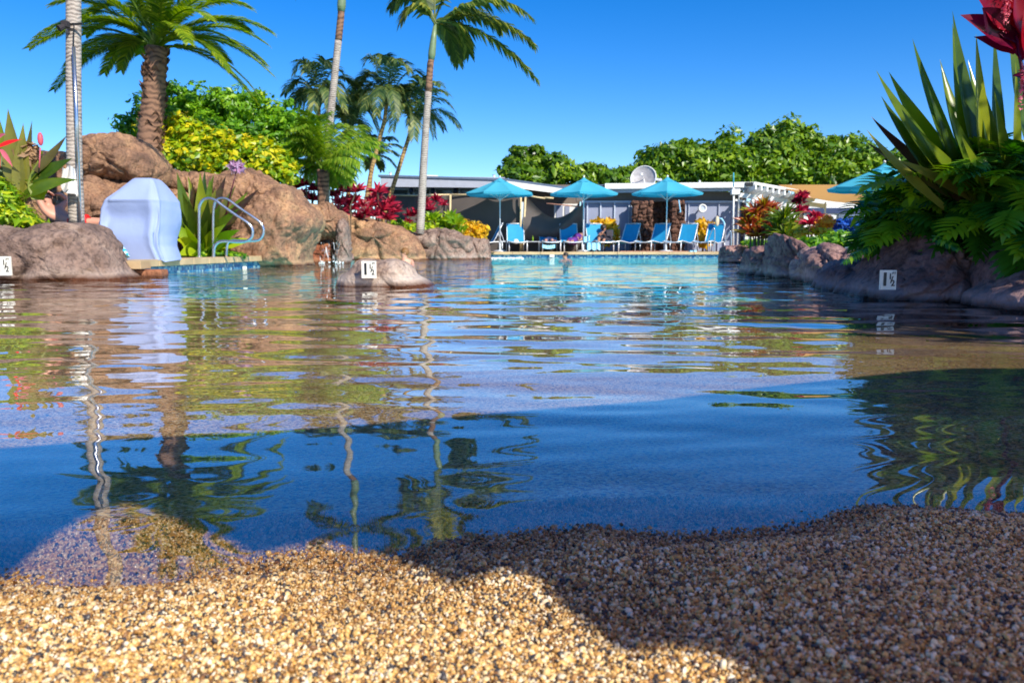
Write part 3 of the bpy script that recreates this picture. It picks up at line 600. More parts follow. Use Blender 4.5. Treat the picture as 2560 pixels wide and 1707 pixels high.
# near end of the side deck, facing the camera: coping and brown riser
for (x0, x1) in ((-5.9, -5.38), (-5.38, -4.9)):
    mb = MB(); mb.box(((x0+x1)/2, 10.72, 0.162), (x1-x0-0.012, 0.30, 0.105)); obj('coping_stone', mb, M['coping'], ld)
mb = MB(); mb.box((-5.2, 10.82, -0.1), (1.0, 0.22, 0.4)); obj('riser', mb, M['rock_red'], ld)
marker_t = thing('tile_marker', 'tiny white tile on the blue pool tile band below the side deck', 'tile', at(612, 672, 14.4)); mb = MB(); mb.box(at(612, 672, 14.4), (0.07, 0.03, 0.09)); obj('plate', mb, M['tile_white'], marker_t)
marker_t = thing('tile_marker', 'tiny white tile on the pool wall under the far deck, near the swimmer', 'tile', at(1380, 640, 27.9)); mb = MB(); mb.box(at(1380, 640, 27.92), (0.17, 0.03, 0.09)); obj('plate', mb, M['tile_white'], marker_t)

# ------------------------------------------------------------------ pavilion buildings
def px_span(mb, a, b, th, hh): mb.span(at(*a), at(*b), th, hh)
bA = thing('poolside_building', 'low building with shade-grey fascia and white gable board behind the dark screen', 'building', (at(1200, 614, 33.5).x, 33.5, 0.19))
def wallbox(mb, x0, x1, y0, y1, Y, th=0.15):
    a = at(x0, y1, Y); b = at(x1, y0, Y); mb.box(((a.x+b.x)/2, Y+th/2, (a.z+b.z)/2), (b.x-a.x, th, b.z-a.z))
mb = MB(); wallbox(mb, 940, 1450, 462, 632, 33.6); obj('wall', mb, M['eave_shade'], bA)
mb = MB(); a, b, c = at(952, 454, 32.6), at(1262, 457, 32.6), 0
mb.span(a, b, 0.08, 0.42); obj('fascia', mb, M['fascia'], bA)
mb = MB(); px_span(mb, (1265, 460, 32.55), (1432, 481, 32.55), 0.08, 0.24); obj('gable_board', mb, M['white'], bA)
mb = MB(); p = [at(945, 437, 32.5), at(1262, 446, 32.5), at(1436, 470, 32.5)]
q = [v + Vector((0, 7, 0.0)) for v in p]; lo = [v + Vector((0, 0, -0.08)) for v in p]
mb.add(p+q+lo, [(0,1,4,3), (1,2,5,4), (6,7,1,0), (7,8,2,1), (6,7,4,3), (7,8,5,4)]); obj('roof', mb, M['roof'], bA)
for (x0, x1) in ((977, 1024), (1032, 1078), (1086, 1133), (1146, 1190)):
    mb = MB(); wallbox(mb, x0, x1, 470, 487, 33.5, 0.06); f = obj('window', mb, M['batten'], bA)
    mb = MB(); wallbox(mb, x0+5, x1-5, 475, 487, 33.47, 0.03); obj('pane', mb, M['glass'], f)
mb = MB(); wallbox(mb, 1385, 1444, 510, 560, 33.5, 0.06); f = obj('window', mb, M['white'], bA)
mb = MB(); wallbox(mb, 1391, 1407, 515, 560, 33.46, 0.03); obj('pane', mb, M['bluegrey'], f)
mb = MB(); wallbox(mb, 1412, 1424, 515, 560, 33.46, 0.03); obj('pane', mb, M['bluegrey'], f)
for x in (1028, 1082, 1138):
    t = thing('wall_lamp', {1028: 'dark wall lamp between the first two transom windows from the left', 1082: 'dark wall lamp left of the tall palm trunk base, under the eave', 1138: 'dark wall lamp between the two transom windows right of the palm'}[x], 'lamp', at(x, 476, 33.4))
    mb = MB(); mb.tube([at(x, 470, 33.4), at(x, 472, 33.4), at(x, 481, 33.4), at(x, 483, 33.4)], [0.03, 0.08, 0.09, 0.04], 8); obj('lamp_shade', mb, M['navy_cloth'], t, True)
for x, y in ((976, 437), (1235, 443)):
    t = thing('roof_vent', 'small white roof vent at the ' + ('left end of the grey roof' if x < 1000 else 'corner of the grey roof near the first parasol'), 'vent', at(x, y, 33)); mb = MB(); mb.tube([at(x, y+8, 33), at(x, y-4, 33), at(x, y-6, 33)], [0.05, 0.05, 0.075], 8); obj('pipe', mb, M['white'], t)
t = thing('roof_pipe', 'low white pipe lying on the grey roof beside the palm trunk', 'pipe', at(1070, 440, 33)); mb = MB(); mb.tube([at(1066, 441, 33), at(1095, 442, 33)], 0.05, 6); obj('pipe', mb, M['white'], t)

# right building
bB = thing('changing_room_building', 'blue-grey boarded building with white eaves behind the sunbeds', 'building', (at(1660, 614, 31.5).x, 31.5, 0.19))
mb = MB(); wallbox(mb, 1440, 1866, 480, 504, 31.6); obj('upper_wall', mb, M['eave_shade'], bB)
mb = MB(); wallbox(mb, 1452, 1584, 504, 632, 31.6); obj('wall', mb, M['bluegrey'], bB)
mb = MB(); wallbox(mb, 1708, 1866, 504, 632, 31.6); obj('wall', mb, M['bluegrey'], bB)
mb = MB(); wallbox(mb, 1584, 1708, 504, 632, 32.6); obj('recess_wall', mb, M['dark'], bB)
for (x0, x1) in ((1455, 1578), (1712, 1832)):
    mb = MB(); wallbox(mb, x0, x1, 502, 507, 31.5, 0.08); obj('header_board', mb, M['batten'], bB)
for x in (1468, 1501, 1536, 1572, 1578, 1713, 1721, 1796, 1830):
    mb = MB(); wallbox(mb, x-2.5, x+2.5, 507, 632, 31.52, 0.06); obj('batten', mb, M['batten'], bB)
mb = MB(); px_span(mb, (1512, 466, 30.9), (1884, 462, 30.9), 0.10, 0.20); obj('gutter', mb, M['white'], bB)
mb = MB(); px_span(mb, (1500, 478, 31.1), (1880, 472, 31.1), 0.08, 0.15); obj('fascia', mb, M['fascia'], bB)
mb = MB(); p = [at(1490, 462, 30.95), at(1884, 457, 30.95)]; mb.add(p+[v+Vector((0, 6, 0)) for v in p]+[v+Vector((0, 0, -0.05)) for v in p], [(0,1,3,2), (0,1,5,4), (4,5,3,2)]); obj('roof', mb, M['roof'], bB)
mb = MB(); wallbox(mb, 1863, 1884, 456, 466, 30.8, 0.1); obj('gutter_joint', mb, M['ink'], bB)
mb = MB(); wallbox(mb, 1490, 1512, 464, 476, 30.9, 0.1); obj('gutter_joint', mb, M['ink'], bB)
for x, Yp in ((1834, 30.5), (1846, 30.5), (1864, 31.2), (1878, 31.3)):
    mb = MB(); wallbox(mb, x-3, x+3, 488, 634, Yp, 0.12); obj('post', mb, M['batten'] if x > 1850 else M['white'], bB)
mb = MB(); wallbox(mb, 1850, 1862, 505, 632, 31.5, 0.05); obj('door_gap', mb, M['dark'], bB)
mb = MB(); px_span(mb, (1838, 500, 30.6), (1880, 508, 30.6), 0.08, 0.07); obj('rail', mb, M['white'], bB)

# pergola
pg = thing('pergola', 'white timber pergola with projecting rafter tails at the right end of the building', 'pergola', (at(1950, 614, 30.6).x, 30.6, 0.19))
mb = MB(); px_span(mb, (1884, 458, 30.4), (2040, 486, 30.4), 0.08, 0.10); obj('beam', mb, M['white'], pg)
mb = MB(); px_span(mb, (1850, 488, 30.6), (2065, 516, 30.6), 0.10, 0.16); obj('beam', mb, M['white'], pg)
for k in range(11):
    x = 1890+k*14.5; y = 464+k*2.9; mb = MB(); a = at(x, y+4, 29.9); mb.span(a, a+Vector((0.05, 1.6, -0.10)), 0.06, 0.17); obj('rafter', mb, M['white'], pg)
for (x0, y0, x1, y1) in ((1835, 486, 1850, 474), (1880, 503, 1905, 488), (1922, 508, 1932, 492), (1943, 520, 1968, 500), (2020, 500, 2038, 496)):
    mb = MB(); px_span(mb, (x0, y0, 30.1), (x1, y1, 30.1), 0.07, 0.09); obj('brace', mb, M['white'], pg)
mb = MB(); wallbox(mb, 1874, 1882, 505, 640, 30.5, 0.12); obj('post', mb, M['white'], pg)
mb = MB(); wallbox(mb, 2058, 2066, 505, 640, 30.5, 0.12); obj('post', mb, M['white'], pg)
la = thing('lattice_screen', 'white slatted lattice panel under the pergola', 'lattice', at(1910, 560, 31)); 
for k in range(9):
    mb = MB(); wallbox(mb, 1882, 1962, 508+k*8, 511.5+k*8, 30.9, 0.03); obj('slat', mb, M['white'], la)
for k in range(6):
    mb = MB(); wallbox(mb, 1886+k*14, 1890+k*14, 506, 590, 30.95, 0.03); obj('slat', mb, M['white'], la)
# far right building under the tan sail
bC = thing('snack_bar_building', 'white and navy building under the tan shade sail', 'building', (at(2060, 614, 34).x, 34, 0.19))
mb = MB(); wallbox(mb, 1872, 2260, 500, 632, 34); obj('wall', mb, M['white'], bC)
mb = MB(); wallbox(mb, 2015, 2180, 520, 534, 33.9, 0.12); obj('navy_band', mb, M['navy_cloth'], bC)
mb = MB(); wallbox(mb, 2052, 2088, 538, 560, 33.9, 0.12); f = obj('window', mb, M['white'], bC); mb = MB(); wallbox(mb, 2056, 2084, 541, 560, 33.86, 0.05); obj('pane', mb, M['glass'], f)
mb = MB(); wallbox(mb, 2092, 2180, 536, 632, 33.9, 0.1); obj('door', mb, M['roof'], bC)
t = thing('shade_sail', 'tan shade sail stretched low beyond the pergola', 'shade sail', at(2060, 480, 31.5))
mb = MB()
def sail(u, v):
    e1 = Vector(at(1945, 462, 31)).lerp(at(2215, 462, 30), u); e2 = Vector(at(2010, 492, 29)).lerp(at(2220, 508, 28), u)
    p = e1.lerp(e2, v); p.z -= 0.35*math.sin(math.pi*u)*math.sin(math.pi*v)*0.6 + 0.10*math.sin(math.pi*u)*v; return p
mb.grid(sail, 16, 8); obj('cloth', mb, M['shade_cloth'], t, True)
for x in (1952, 2214):
    mb = MB(); a = at(x, 463, 31 if x < 2000 else 30); mb.tube([(a.x, a.y, 0.19), a], 0.04, 8); obj('post', mb, M['white'], t)

# satellite dish and rooftop bits
t = thing('satellite_dish', 'grey mesh satellite dish on the white-eaved roof', 'satellite dish', at(1612, 462, 33))
c = at(1608, 445, 33); ax = Vector((-0.35, -0.9, 0.35)).normalized(); a1 = ax.cross(Vector((0, 0, 1))).normalized(); a2 = a1.cross(ax)
mb = MB(); Rd = 0.52
mb.grid(lambda u, v: c + (a1*math.cos(u*2*math.pi)+a2*math.sin(u*2*math.pi))*Rd*v - ax*0.14*(1-v*v), 28, 6); obj('dish', mb, M['dish'], t, True)
mb = MB(); mb.tube([c + (a1*math.cos(k/24*2*math.pi)+a2*math.sin(k/24*2*math.pi))*Rd for k in range(25)], 0.022, 6, False); obj('rim', mb, M['white'], t, True)
mb = MB(); mb.tube([c-ax*0.14, c+ax*0.35], 0.02, 6); mb.box(c+ax*0.35, (0.1, 0.12, 0.1)); obj('feed_arm', mb, M['white'], t)
mb = MB(); b_ = at(1612, 466, 33); mb.tube([c-ax*0.15, b_], 0.035, 6); obj('mount', mb, M['white'], t)
t = thing('roof_floodlight', 'small twin floodlight on the roof between the dish and the third parasol', 'floodlight', at(1645, 462, 31.5))
mb = MB(); mb.tube([at(1645, 464, 31.5), at(1645, 450, 31.5)], 0.02, 6); mb.box(at(1641, 449, 31.4), (0.13, 0.14, 0.09)); mb.box(at(1650, 450, 31.4), (0.13, 0.14, 0.09)); obj('lamp_heads', mb, M['alu'], t)
t = thing('roof_pipe', 'short white pipe on the roof right of the third parasol', 'pipe', at(1749, 460, 32)); mb = MB(); mb.tube([at(1749, 462, 32), at(1749, 451, 32)], 0.04, 6); obj('pipe', mb, M['white'], t)
t = thing('flag_pole', 'thin white pole with a blue tip beside the white posts', 'pole', (at(1834, 620, 29.6).x, 29.6, 0.19))
mb = MB(); a = at(1834, 432, 29.6); b_ = at(1833, 628, 29.6); m_ = a.lerp(b_, 0.18); mb.tube([b_, m_], 0.025, 8); obj('pole', mb, M['white'], t, True)
mb = MB(); mb.tube([m_, a], 0.02, 8); obj('pole_tip', mb, M['canvas'], t, True)
mb = MB(); mb.box(at(1838, 480, 29.6), (0.30, 0.2, 0.2)); obj('bracket_box', mb, M['white'], t)
t = thing('round_wall_lamp', 'white round lamp on a bracket casting a shadow on the blue-grey wall', 'lamp', at(1756, 521, 31.2))
mb = MB(); c = at(1756, 521, 31.15); ring_ = [(0.0, 0.0), (0.10, 0.0), (0.115, -0.06), (0.16, -0.06), (0.165, 0.06), (0.12, 0.12), (0.04, 0.14), (0.03, 0.36)]
n_ = 20; vs = [c + Vector((r*math.cos(2*math.pi*k/n_), y, r*math.sin(2*math.pi*k/n_))) for (r, y) in ring_ for k in range(n_)]
mb.add(vs, [(i*n_+k, i*n_+(k+1) % n_, (i+1)*n_+(k+1) % n_, (i+1)*n_+k) for i in range(len(ring_)-1) for k in range(n_)]); obj('lamp_body', mb, M['white'], t, True)
mb = MB(); mb.tube([c+Vector((0, -0.01, 0)), c+Vector((0, -0.02, 0))], 0.11, 16); obj('lens', mb, M['batten'], t)
# rough stone pillars in the recess
def pillar(x0, x1, Yp, label, sd_):
    t = thing('stone_pillar', label, 'pillar', (at((x0+x1)/2, 620, Yp).x, Yp, 0.19), 'rough stone pillars of the shower recess')
    r2 = random.Random(sd_); y = 504.0
    while y < 630:
        h_ = r2.uniform(9, 14); x = x0
        while x < x1-3:
            w_ = min(r2.uniform(9, 17), x1-x); a = at(x, y+h_, Yp); b = at(x+w_, y, Yp)
            mb = MB(); off = r2.uniform(-0.07, 0.05)
            mb.ell(((a.x+b.x)/2, Yp+0.1+off, (a.z+b.z)/2), ((b.x-a.x)*0.72, 0.2, (b.z-a.z)*0.78), 9, 6, lambda q: q*(1+0.5*mnoise.noise(q*9+Vector((x, y, 0)))))
            obj('stone', mb, M['pillar'], t, False); x += w_
        y += h_
    mb = MB(); a = at(x0+2, 632, Yp); b = at(x1-2, 503, Yp); mb.box(((a.x+b.x)/2, Yp+0.22, (a.z+b.z)/2), (b.x-a.x, 0.2, b.z-a.z)); obj('core', mb, M['dark'], t)
M['pillar'] = simple('brown_stone', (0.12, 0.055, 0.035), 0.85, var=0.6, scale=7, bump=1.0)
pillar(1582, 1632, 31.0, 'rough brown stone pillar left of the third parasol pole', 1)
pillar(1678, 1712, 31.2, 'rough brown stone pillar right of the third parasol pole', 2)
pillar(1632, 1678, 32.2, 'rough brown stone back wall between the two pillars', 3)

# dark screen fence
def screen_fence():
    t = thing('screen_fence', 'dark cloth screen sagging between tan poles behind the sunbeds', 'screen', (at(1200, 614, 29.9).x, 30.1, 0.19))
    def pan(x0, x1, top0, top1, sag, Yp, seed, ybot=634):
        def fn(u, v):
            x = x0+(x1-x0)*u; tp = top0+(top1-top0)*u + sag*math.sin(math.pi*min(1, u*1.0))**1.3
            y = tp+(ybot-tp)*v
            dy_ = 0.07*math.sin(u*9+seed+v*2.2)*(1-abs(2*v-1)*0.4) + 0.12*sag/40*math.sin(9*v+5*u*u)
            return at(x, y, Yp + dy_)
        mb = MB(); mb.grid(fn, 40, 24); return obj('cloth_panel', mb, M['screen'], t, True)
    pan(972, 1086, 488, 488, 0, 30.3, 0); pan(1087, 1126, 488, 487, 0, 30.3, 1); pan(1127, 1305, 487, 489, 0, 30.2, 2)
    pan(1309, 1458, 488, 512, 44, 30.0, 4)
    for pts in ([(972, 488), (1030, 489), (1126, 487)], [(1124, 487), (1200, 487), (1310, 487)], [(1306, 487), (1345, 494), (1363, 496)], [(1361, 494), (1384, 496)]):
        mb = MB(); mb.tube([at(x, y, 30.1) for x, y in pts], 0.035, 7); obj('top_pole', mb, M['bamboo'], t, True)
    for (x0, x1) in ((1126, 1124), (1302, 1301), (1314, 1306)):
        mb = MB(); mb.tube([at(x0, 487, 29.95), at(x1, 634, 29.95)], 0.04, 7); obj('post', mb, M['bamboo'], t, True)
    mb = MB(); mb.tube([at(1366, 509, 30.4), at(1410, 513, 30.4), at(1455, 518, 30.4)], 0.025, 6); obj('rope', mb, M['paver_red'], t, True)
    mb = MB(); a = at(1303, 505, 30.0); mb.add([at(1303, 505, 29.97), at(1312, 505, 29.97), at(1306, 630, 29.97), at(1303, 630, 29.97)], [(0, 1, 2, 3)]); obj('gap_strip', mb, M['batten'], t)
screen_fence()

# ------------------------------------------------------------------ parasols
def make_umbrella(Rr=1.27, ht=2.28, top=2.62, seed=0):
    t = thing('parasol', '', 'parasol')
    mb = MB(); mb.tube([(0, 0, 0.0), (0, 0, top-0.05)], 0.022, 10); obj('pole', mb, M['alu'], t, True)
    mb = MB(); mb.tube([(0, 0, 0), (0, 0, 0.04), (0, 0, 0.06), (0, 0, 0.3)], [0.26, 0.26, 0.04, 0.035], 16); obj('base', mb, M['alu'], t, True)
    mb = MB(); mb.ell((0, 0, top+0.03), (0.035, 0.035, 0.045), 8, 6); obj('finial', mb, M['white'], t, True)
    zr = ht-0.22; n_ = 8
    def corner(k, r, z): a = (k+0.3)*2*math.pi/n_; return Vector((r*math.cos(a), r*math.sin(a), z))
    for k in range(n_):
        mb = MB()
        def fn(u, v, k=k):
            r = 0.16 + (Rr-0.16)*v; z = top-0.10-(top-0.10-zr)*(v**0.94)
            a_ = corner(k, r, z); b_ = corner(k+1, r, z); p = a_.lerp(b_, u)
            b2 = math.sin(math.pi*u); rr = Vector((p.x, p.y, 0)).normalized()
            return p + Vector((0, 0, -0.045*b2*v + 0.05*b2*max(0, v-0.85)/0.15*0.5)) - rr*0.05*b2*v
        mb.r = 0.3+0.4*rnd.random(); mb.grid(fn, 6, 8)
        def fn2(u, v, k=k):
            a_ = corner(k, Rr, zr); b_ = corner(k+1, Rr, zr); p = a_.lerp(b_, u); b2 = math.sin(math.pi*u); rr = Vector((p.x, p.y, 0)).normalized()
            return p - rr*0.05*b2 + Vector((0, 0, -0.02*b2 - 0.07*v)) - rr*0.03*v
        mb.grid(fn2, 6, 1)
        obj('canopy_panel', mb, M['canvas'], t, True)
        mb = MB(); mb.tube([corner(k, 0.03, top-0.13), corner(k, Rr-0.02, zr-0.01)], 0.009, 5); mb.tube([(0, 0, zr-0.25), corner(k, Rr*0.5, zr+0.17)], 0.007, 5); obj('rib', mb, M['alu'], t)
        mb = MB()
        def fn3(u, v, k=k):
            r = 0.02 + 0.30*v; z = top+0.005-0.19*v**0.8; p = corner(k, r, z).lerp(corner(k+1, r, z), u); return p + Vector((0, 0, 0.035*math.sin(math.pi*u)*v*v))
        mb.r = 0.5; mb.grid(fn3, 4, 4); obj('vent_panel', mb, M['canvas'], t, True)
    return t
deckz = 0.202
u0 = make_umbrella()
us = [u0] + [copy_tree(u0) for _ in range(3)]
for o, (x, Yp, rz, lb, sc) in zip(us, ((1250, 28.9, 0.1, 'turquoise parasol nearest the boulders, first from the left of the far deck', 1.0), (1458, 28.9, 0.35, 'turquoise parasol over the reading woman, the middle one of the far deck', 0.965),
                       (1665, 28.7, 0.35, 'turquoise parasol in front of the brown stone pillars, with hanging cord', 0.99), (2200, 15.0, 0.0, 'turquoise parasol half hidden by the bush on the right bank', 0.78))):
    p = at(x, 614, Yp); o.location = (p.x, Yp, deckz if x < 2000 else at(2200, 406, 15).z - 2.65*0.78); o.rotation_euler = (0, 0, rz); o['label'] = lb; o['group'] = 'turquoise parasols'; o.scale = (sc, sc, 1.0 if x < 2000 else sc)
t = thing('hanging_cord', 'pale blue cord hanging from the rim of the third parasol', 'cord', at(1700, 520, 27.8)); mb = MB(); mb.tube([at(1697, 500, 27.75), at(1699, 515, 27.75), at(1702, 531, 27.75), at(1698, 530, 27.75)], 0.018, 6); obj('cord', mb, M['paleblue'], t, True)

# ------------------------------------------------------------------ sunbeds
def make_lounger():
    t = thing('sunbed', '', 'sunbed'); W = 0.32
    prof = [(-1.15, 0.36), (-0.9, 0.385), (-0.6, 0.35), (-0.3, 0.31), (0.0, 0.33), (0.1, 0.345)]
    ang = [(0.1, 0.345), (0.2, 0.5), (0.32, 0.75), (0.45, 1.02)]
    for s in (-1, 1):
        mb = MB(); mb.tube([(s*W, y, z) for y, z in prof] + [(s*W, 0.55, 0.36)], 0.02, 7); obj('side_rail', mb, M['alu'], t, True)
        mb = MB(); mb.tube([(s*(W-0.005), y, z) for y, z in ang], 0.018, 7); obj('back_rail', mb, M['alu'], t, True)
        for y in (-1.02, 0.42):
            mb = MB(); mb.tube([(s*W, y, 0.36), (s*W, y+0.02*(1 if y > 0 else -1), 0.0)], 0.02, 7); obj('leg', mb, M['alu'], t, True)
        mb = MB(); mb.tube([(s*W, 0.34, 0.78), (s*W, 0.50, 0.36)], 0.012, 5); obj('strut', mb, M['alu'], t)
    mb = MB(); mb.tube([(-W, -1.15, 0.36), (-W*0.6, -1.17, 0.335), (0, -1.175, 0.325), (W*0.6, -1.17, 0.335), (W, -1.15, 0.36)], 0.02, 7); obj('foot_bar', mb, M['alu'], t, True)
    mb = MB(); mb.tube([(-W, 0.45, 1.02), (0, 0.455, 1.03), (W, 0.45, 1.02)], 0.016, 7); obj('head_bar', mb, M['alu'], t, True)
    def P(pr):
        def fn(u, v):
            k = v*(len(pr)-1); i = min(int(k), len(pr)-2); f = k-i; y = pr[i][0]*(1-f)+pr[i+1][0]*f; z = pr[i][1]*(1-f)+pr[i+1][1]*f
            return Vector(((u*2-1)*(W-0.012), y, z - 0.03*math.sin(math.pi*u)))
        return fn
    mb = MB(); mb.grid(P(prof), 6, 16); obj('seat_sling', mb, M['sling'], t, True)
    mb = MB(); mb.grid(P(ang), 6, 8); obj('back_sling', mb, M['sling'], t, True)
    return t
l0 = make_lounger()
specs = [(1223, 29.2, -80, 'sunbed mostly hidden behind the end boulder, only its side frame showing'), (1290, 29.5, 4, 'empty blue sunbed under the first parasol with a striped ball bag on it'),
         (1373, 29.4, 2, 'flat sunbed on which someone lies with feet towards the pool'), (1424, 29.5, 3, 'blue sunbed behind the purple-clothed sunbather, left of the second parasol pole'),
         (1492, 29.5, 10, 'sunbed of the woman reading, draped with a striped towel'), (1566, 29.5, -40, 'empty blue sunbed left of the brown stone pillar'),
         (1642, 29.5, -38, 'empty blue sunbed behind the third parasol pole'), (1711, 29.5, -36, 'empty blue sunbed between the third parasol and the yellow shrub'), (1780, 29.5, -34, 'empty blue sunbed next to the pool handrail at the right end')]
for i, (x, Yp, a, lb) in enumerate(specs):
    o = l0 if i == 0 else copy_tree(l0)
    p = at(x, 614, Yp); o.location = (p.x, Yp, deckz); o.rotation_euler = (0, 0, R(a)); o['label'] = lb; o['group'] = 'blue sunbeds along the far deck'
    if i == 2:
        for ch in o.children:
            if ch.name.startswith(('back_', 'strut', 'head_bar')): ch.rotation_euler = (R(-38), 0, 0); ch.location = (0, -0.13 , 0.13)
# small side table and items
t = thing('side_table', 'low metal side table between the first sunbed and the sunbather', 'table', (at(1332, 614, 29.6).x, 29.6, deckz))
c = t.location; mb = MB(); mb.box((c.x, c.y, deckz+0.36), (0.5, 0.4, 0.025)); obj('table_top', mb, M['alu'], t)
for sx_ in (-1, 1):
    for sy_ in (-1, 1): mb = MB(); mb.tube([(c.x+sx_*0.22, c.y+sy_*0.17, deckz+0.35), (c.x+sx_*0.22, c.y+sy_*0.17, deckz)], 0.012, 6); obj('leg', mb, M['alu'], t)
t = thing('drink_bottle', 'green and yellow bottles on the low side table', 'bottle', (c.x, c.y, deckz+0.37)); mb = MB(); mb.tube([(c.x, c.y, deckz+0.375), (c.x, c.y, deckz+0.5), (c.x, c.y, deckz+0.53), (c.x, c.y, deckz+0.58)], [0.03, 0.03, 0.012, 0.012], 8); obj('bottle_body', mb, M['lime'], t, True)
t = thing('beach_ball_bag', 'round white and purple bag on the first empty sunbed', 'bag', at(1290, 604, 28.95)); mb = MB(); mb.ell(at(1290, 604, 28.95), (0.10, 0.09, 0.09), 12, 8); obj('bag_body', mb, M['white_cloth'], t, True)
t = thing('beach_towel', 'blue and white striped towel hanging over the front of the reading woman\'s sunbed', 'towel', at(1483, 612, 28.3))
mb = MB(); mb.grid(lambda u, v: at(1467+u*34, 607+v*18+1.5*math.sin(u*14)*v, 28.33-0.03*math.sin(u*18)), 20, 8); obj('cloth', mb, M['towel'], t, True)
t = thing('beach_towel', 'small blue patterned towel beside the second parasol pole', 'towel', at(1464, 597, 28.8))
mb = MB(); mb.grid(lambda u, v: at(1458+u*16, 590+v*14+2*math.sin(u*5), 28.8+0.25*v*0-0.04*math.sin(u*9)), 10, 8); obj('cloth', mb, M['towel'], t, True)
t = thing('beach_towel', 'turquoise towel under the feet on the flat sunbed', 'towel', at(1372, 616, 28.25))
mb = MB(); mb.grid(lambda u, v: at(1356+u*32, 611+v*9+2.5*math.sin(math.pi*u), 28.22), 10, 4); obj('cloth', mb, M['towel'], t, True)
t = thing('straw_bag', 'cream oval beach bag with pale blue handle hung on the last sunbed', 'bag', at(1793, 552, 29.6))
mb = MB(); mb.ell(at(1793, 553, 29.7), (0.075, 0.05, 0.19), 12, 8); obj('bag_body', mb, M['cream'], t, True)
mb = MB(); mb.tube([at(1796, 546, 29.7), at(1804, 547, 29.7), at(1810, 556, 29.7), at(1811, 566, 29.7)], 0.03, 6); obj('handle', mb, M['paleblue'], t, True)
t = thing('sandals', 'pair of pale sandals on the deck edge under the third and fourth sunbeds', 'sandals', (at(1727, 632, 28.3).x, 28.3, deckz)); mb = MB(); mb.box(at(1727, 628, 28.3), (0.1, 0.2, 0.05)); mb.box(at(1737, 628, 28.3), (0.1, 0.2, 0.07)); obj('sole', mb, M['paleblue'], t)

# ------------------------------------------------------------------ handrails
def rail(pts, Yp, parent, rad=0.024):
    P = [at(x, y, Yp) for x, y in pts]
    Q = []
    for i in range(len(P)-1):
        p0, p1, p2, p3 = P[max(i-1, 0)], P[i], P[i+1], P[min(i+2, len(P)-1)]
        for k in range(5):
            t_ = k/5; Q.append(0.5*((2*p1)+(-p0+p2)*t_+(2*p0-5*p1+4*p2-p3)*t_*t_+(-p0+3*p1-3*p2+p3)*t_**3))
    Q.append(P[-1]); mb = MB(); mb.tube(Q, rad, 10); return obj('rail', mb, M['metal'], parent, True)
hr = thing('pool_handrail', 'pair of bent steel handrails on the side deck beside the covered grill', 'handrail', at(520, 641, 13.9))
rail([(498, 646), (498, 600), (498, 540), (499, 515), (508, 500), (524, 496), (540, 502), (560, 517), (590, 538), (615, 554), (628, 567), (632, 582), (627, 596), (612, 604), (590, 605), (562, 603), (545, 607), (536, 620), (534, 646)], 14.0, hr)
rail([(533, 644), (533, 600), (533, 545), (536, 512), (544, 499), (560, 496), (574, 502), (600, 521), (630, 541), (650, 556), (658, 570), (658, 585), (650, 598), (636, 602), (600, 602), (578, 602), (568, 612), (566, 643)], 14.7, hr)
for x in (498, 533): mb = MB(); p = at(x, 645, 14.0 if x < 510 else 14.4); mb.tube([(p.x, p.y, 0.206), (p.x, p.y, 0.225)], 0.05, 12); obj('flange', mb, M['metal'], hr)
hr2 = thing('pool_handrail', 'thin curved pool handrail in front of the last sunbed on the far deck', 'handrail', at(1787, 636, 28.2))
rail([(1770, 614), (1771, 600), (1776, 585), (1782, 573), (1786, 572), (1787, 585), (1786, 610), (1785, 636)], 28.1, hr2, 0.02)
rail([(1812, 606), (1816, 594), (1822, 583), (1826, 578), (1828, 590), (1828, 636)], 28.2, hr2, 0.02)

# ------------------------------------------------------------------ covered grill
gc = thing('covered_grill', 'grill under a pale lavender-blue fitted cover on the side deck', 'grill cover', at(352, 650, 12.2))
secs = [(651, 298, 443, 0.34), (640, 290, 440, 0.35), (615, 280, 431, 0.37), (590, 270, 431, 0.40), (560, 265, 437, 0.42), (525, 270, 439, 0.41), (503, 279, 436, 0.39), (497, 284, 432, 0.37), (480, 305, 421, 0.30), (462, 325, 408, 0.22), (450, 338, 397, 0.16), (447, 343, 390, 0.13)]
mb = MB(); n_ = 64; vs = []
rr_ = []
for k in range(len(secs)-1):
    for j in range(5):
        f = j/5; rr_.append([secs[k][q]*(1-f)+secs[k+1][q]*f for q in range(4)])
rr_.append(list(secs[-1]))
for (y, x0, x1, dd) in rr_:
    a = at(x0, y, 12.3); b = at(x1, y, 12.3); cx = (a.x+b.x)/2; hw = (b.x-a.x)/2
    for k in range(n_):
        th = 2*math.pi*k/n_; co, si = math.cos(th), math.sin(th); e = 0.30
        xx_ = hw*math.copysign(abs(co)**e, co); yy_ = dd*math.copysign(abs(si)**e, si)
        low = max(0, min(1, (y-500)/150)); w_ = 1 + low*0.05*math.sin(th*5+y*0.012) + low*0.03*math.sin(th*11+1.3) + 0.085*mnoise.noise(Vector((co*3.5, si*3.5, y*0.014))) + 0.02*mnoise.noise(Vector((co*2, si*2, y*0.02)))
        zz = a.z + (0.02*math.sin(5*th) if y > 645 else 0)
        fold = -0.13*math.exp(-((th-5.25)/0.07)**2)*low
        yw = -0.05; hwk = max(0.25, (1-dd*abs(math.sin(yw))*0.8/hw))/math.cos(yw)
        px_ = xx_*0.93*hwk*(w_+fold*0.3); py_ = yy_*(w_+fold*2.0)*(1 - (0.26*math.exp(-((y-545)/34.0)**2)*(1-co*co)*(1+0.5*math.sin(th*6)) if si < 0 and y > 503 else 0))
        vs.append((cx+px_*math.cos(yw)-py_*math.sin(yw), 12.3+px_*math.sin(yw)+py_*math.cos(yw), zz))
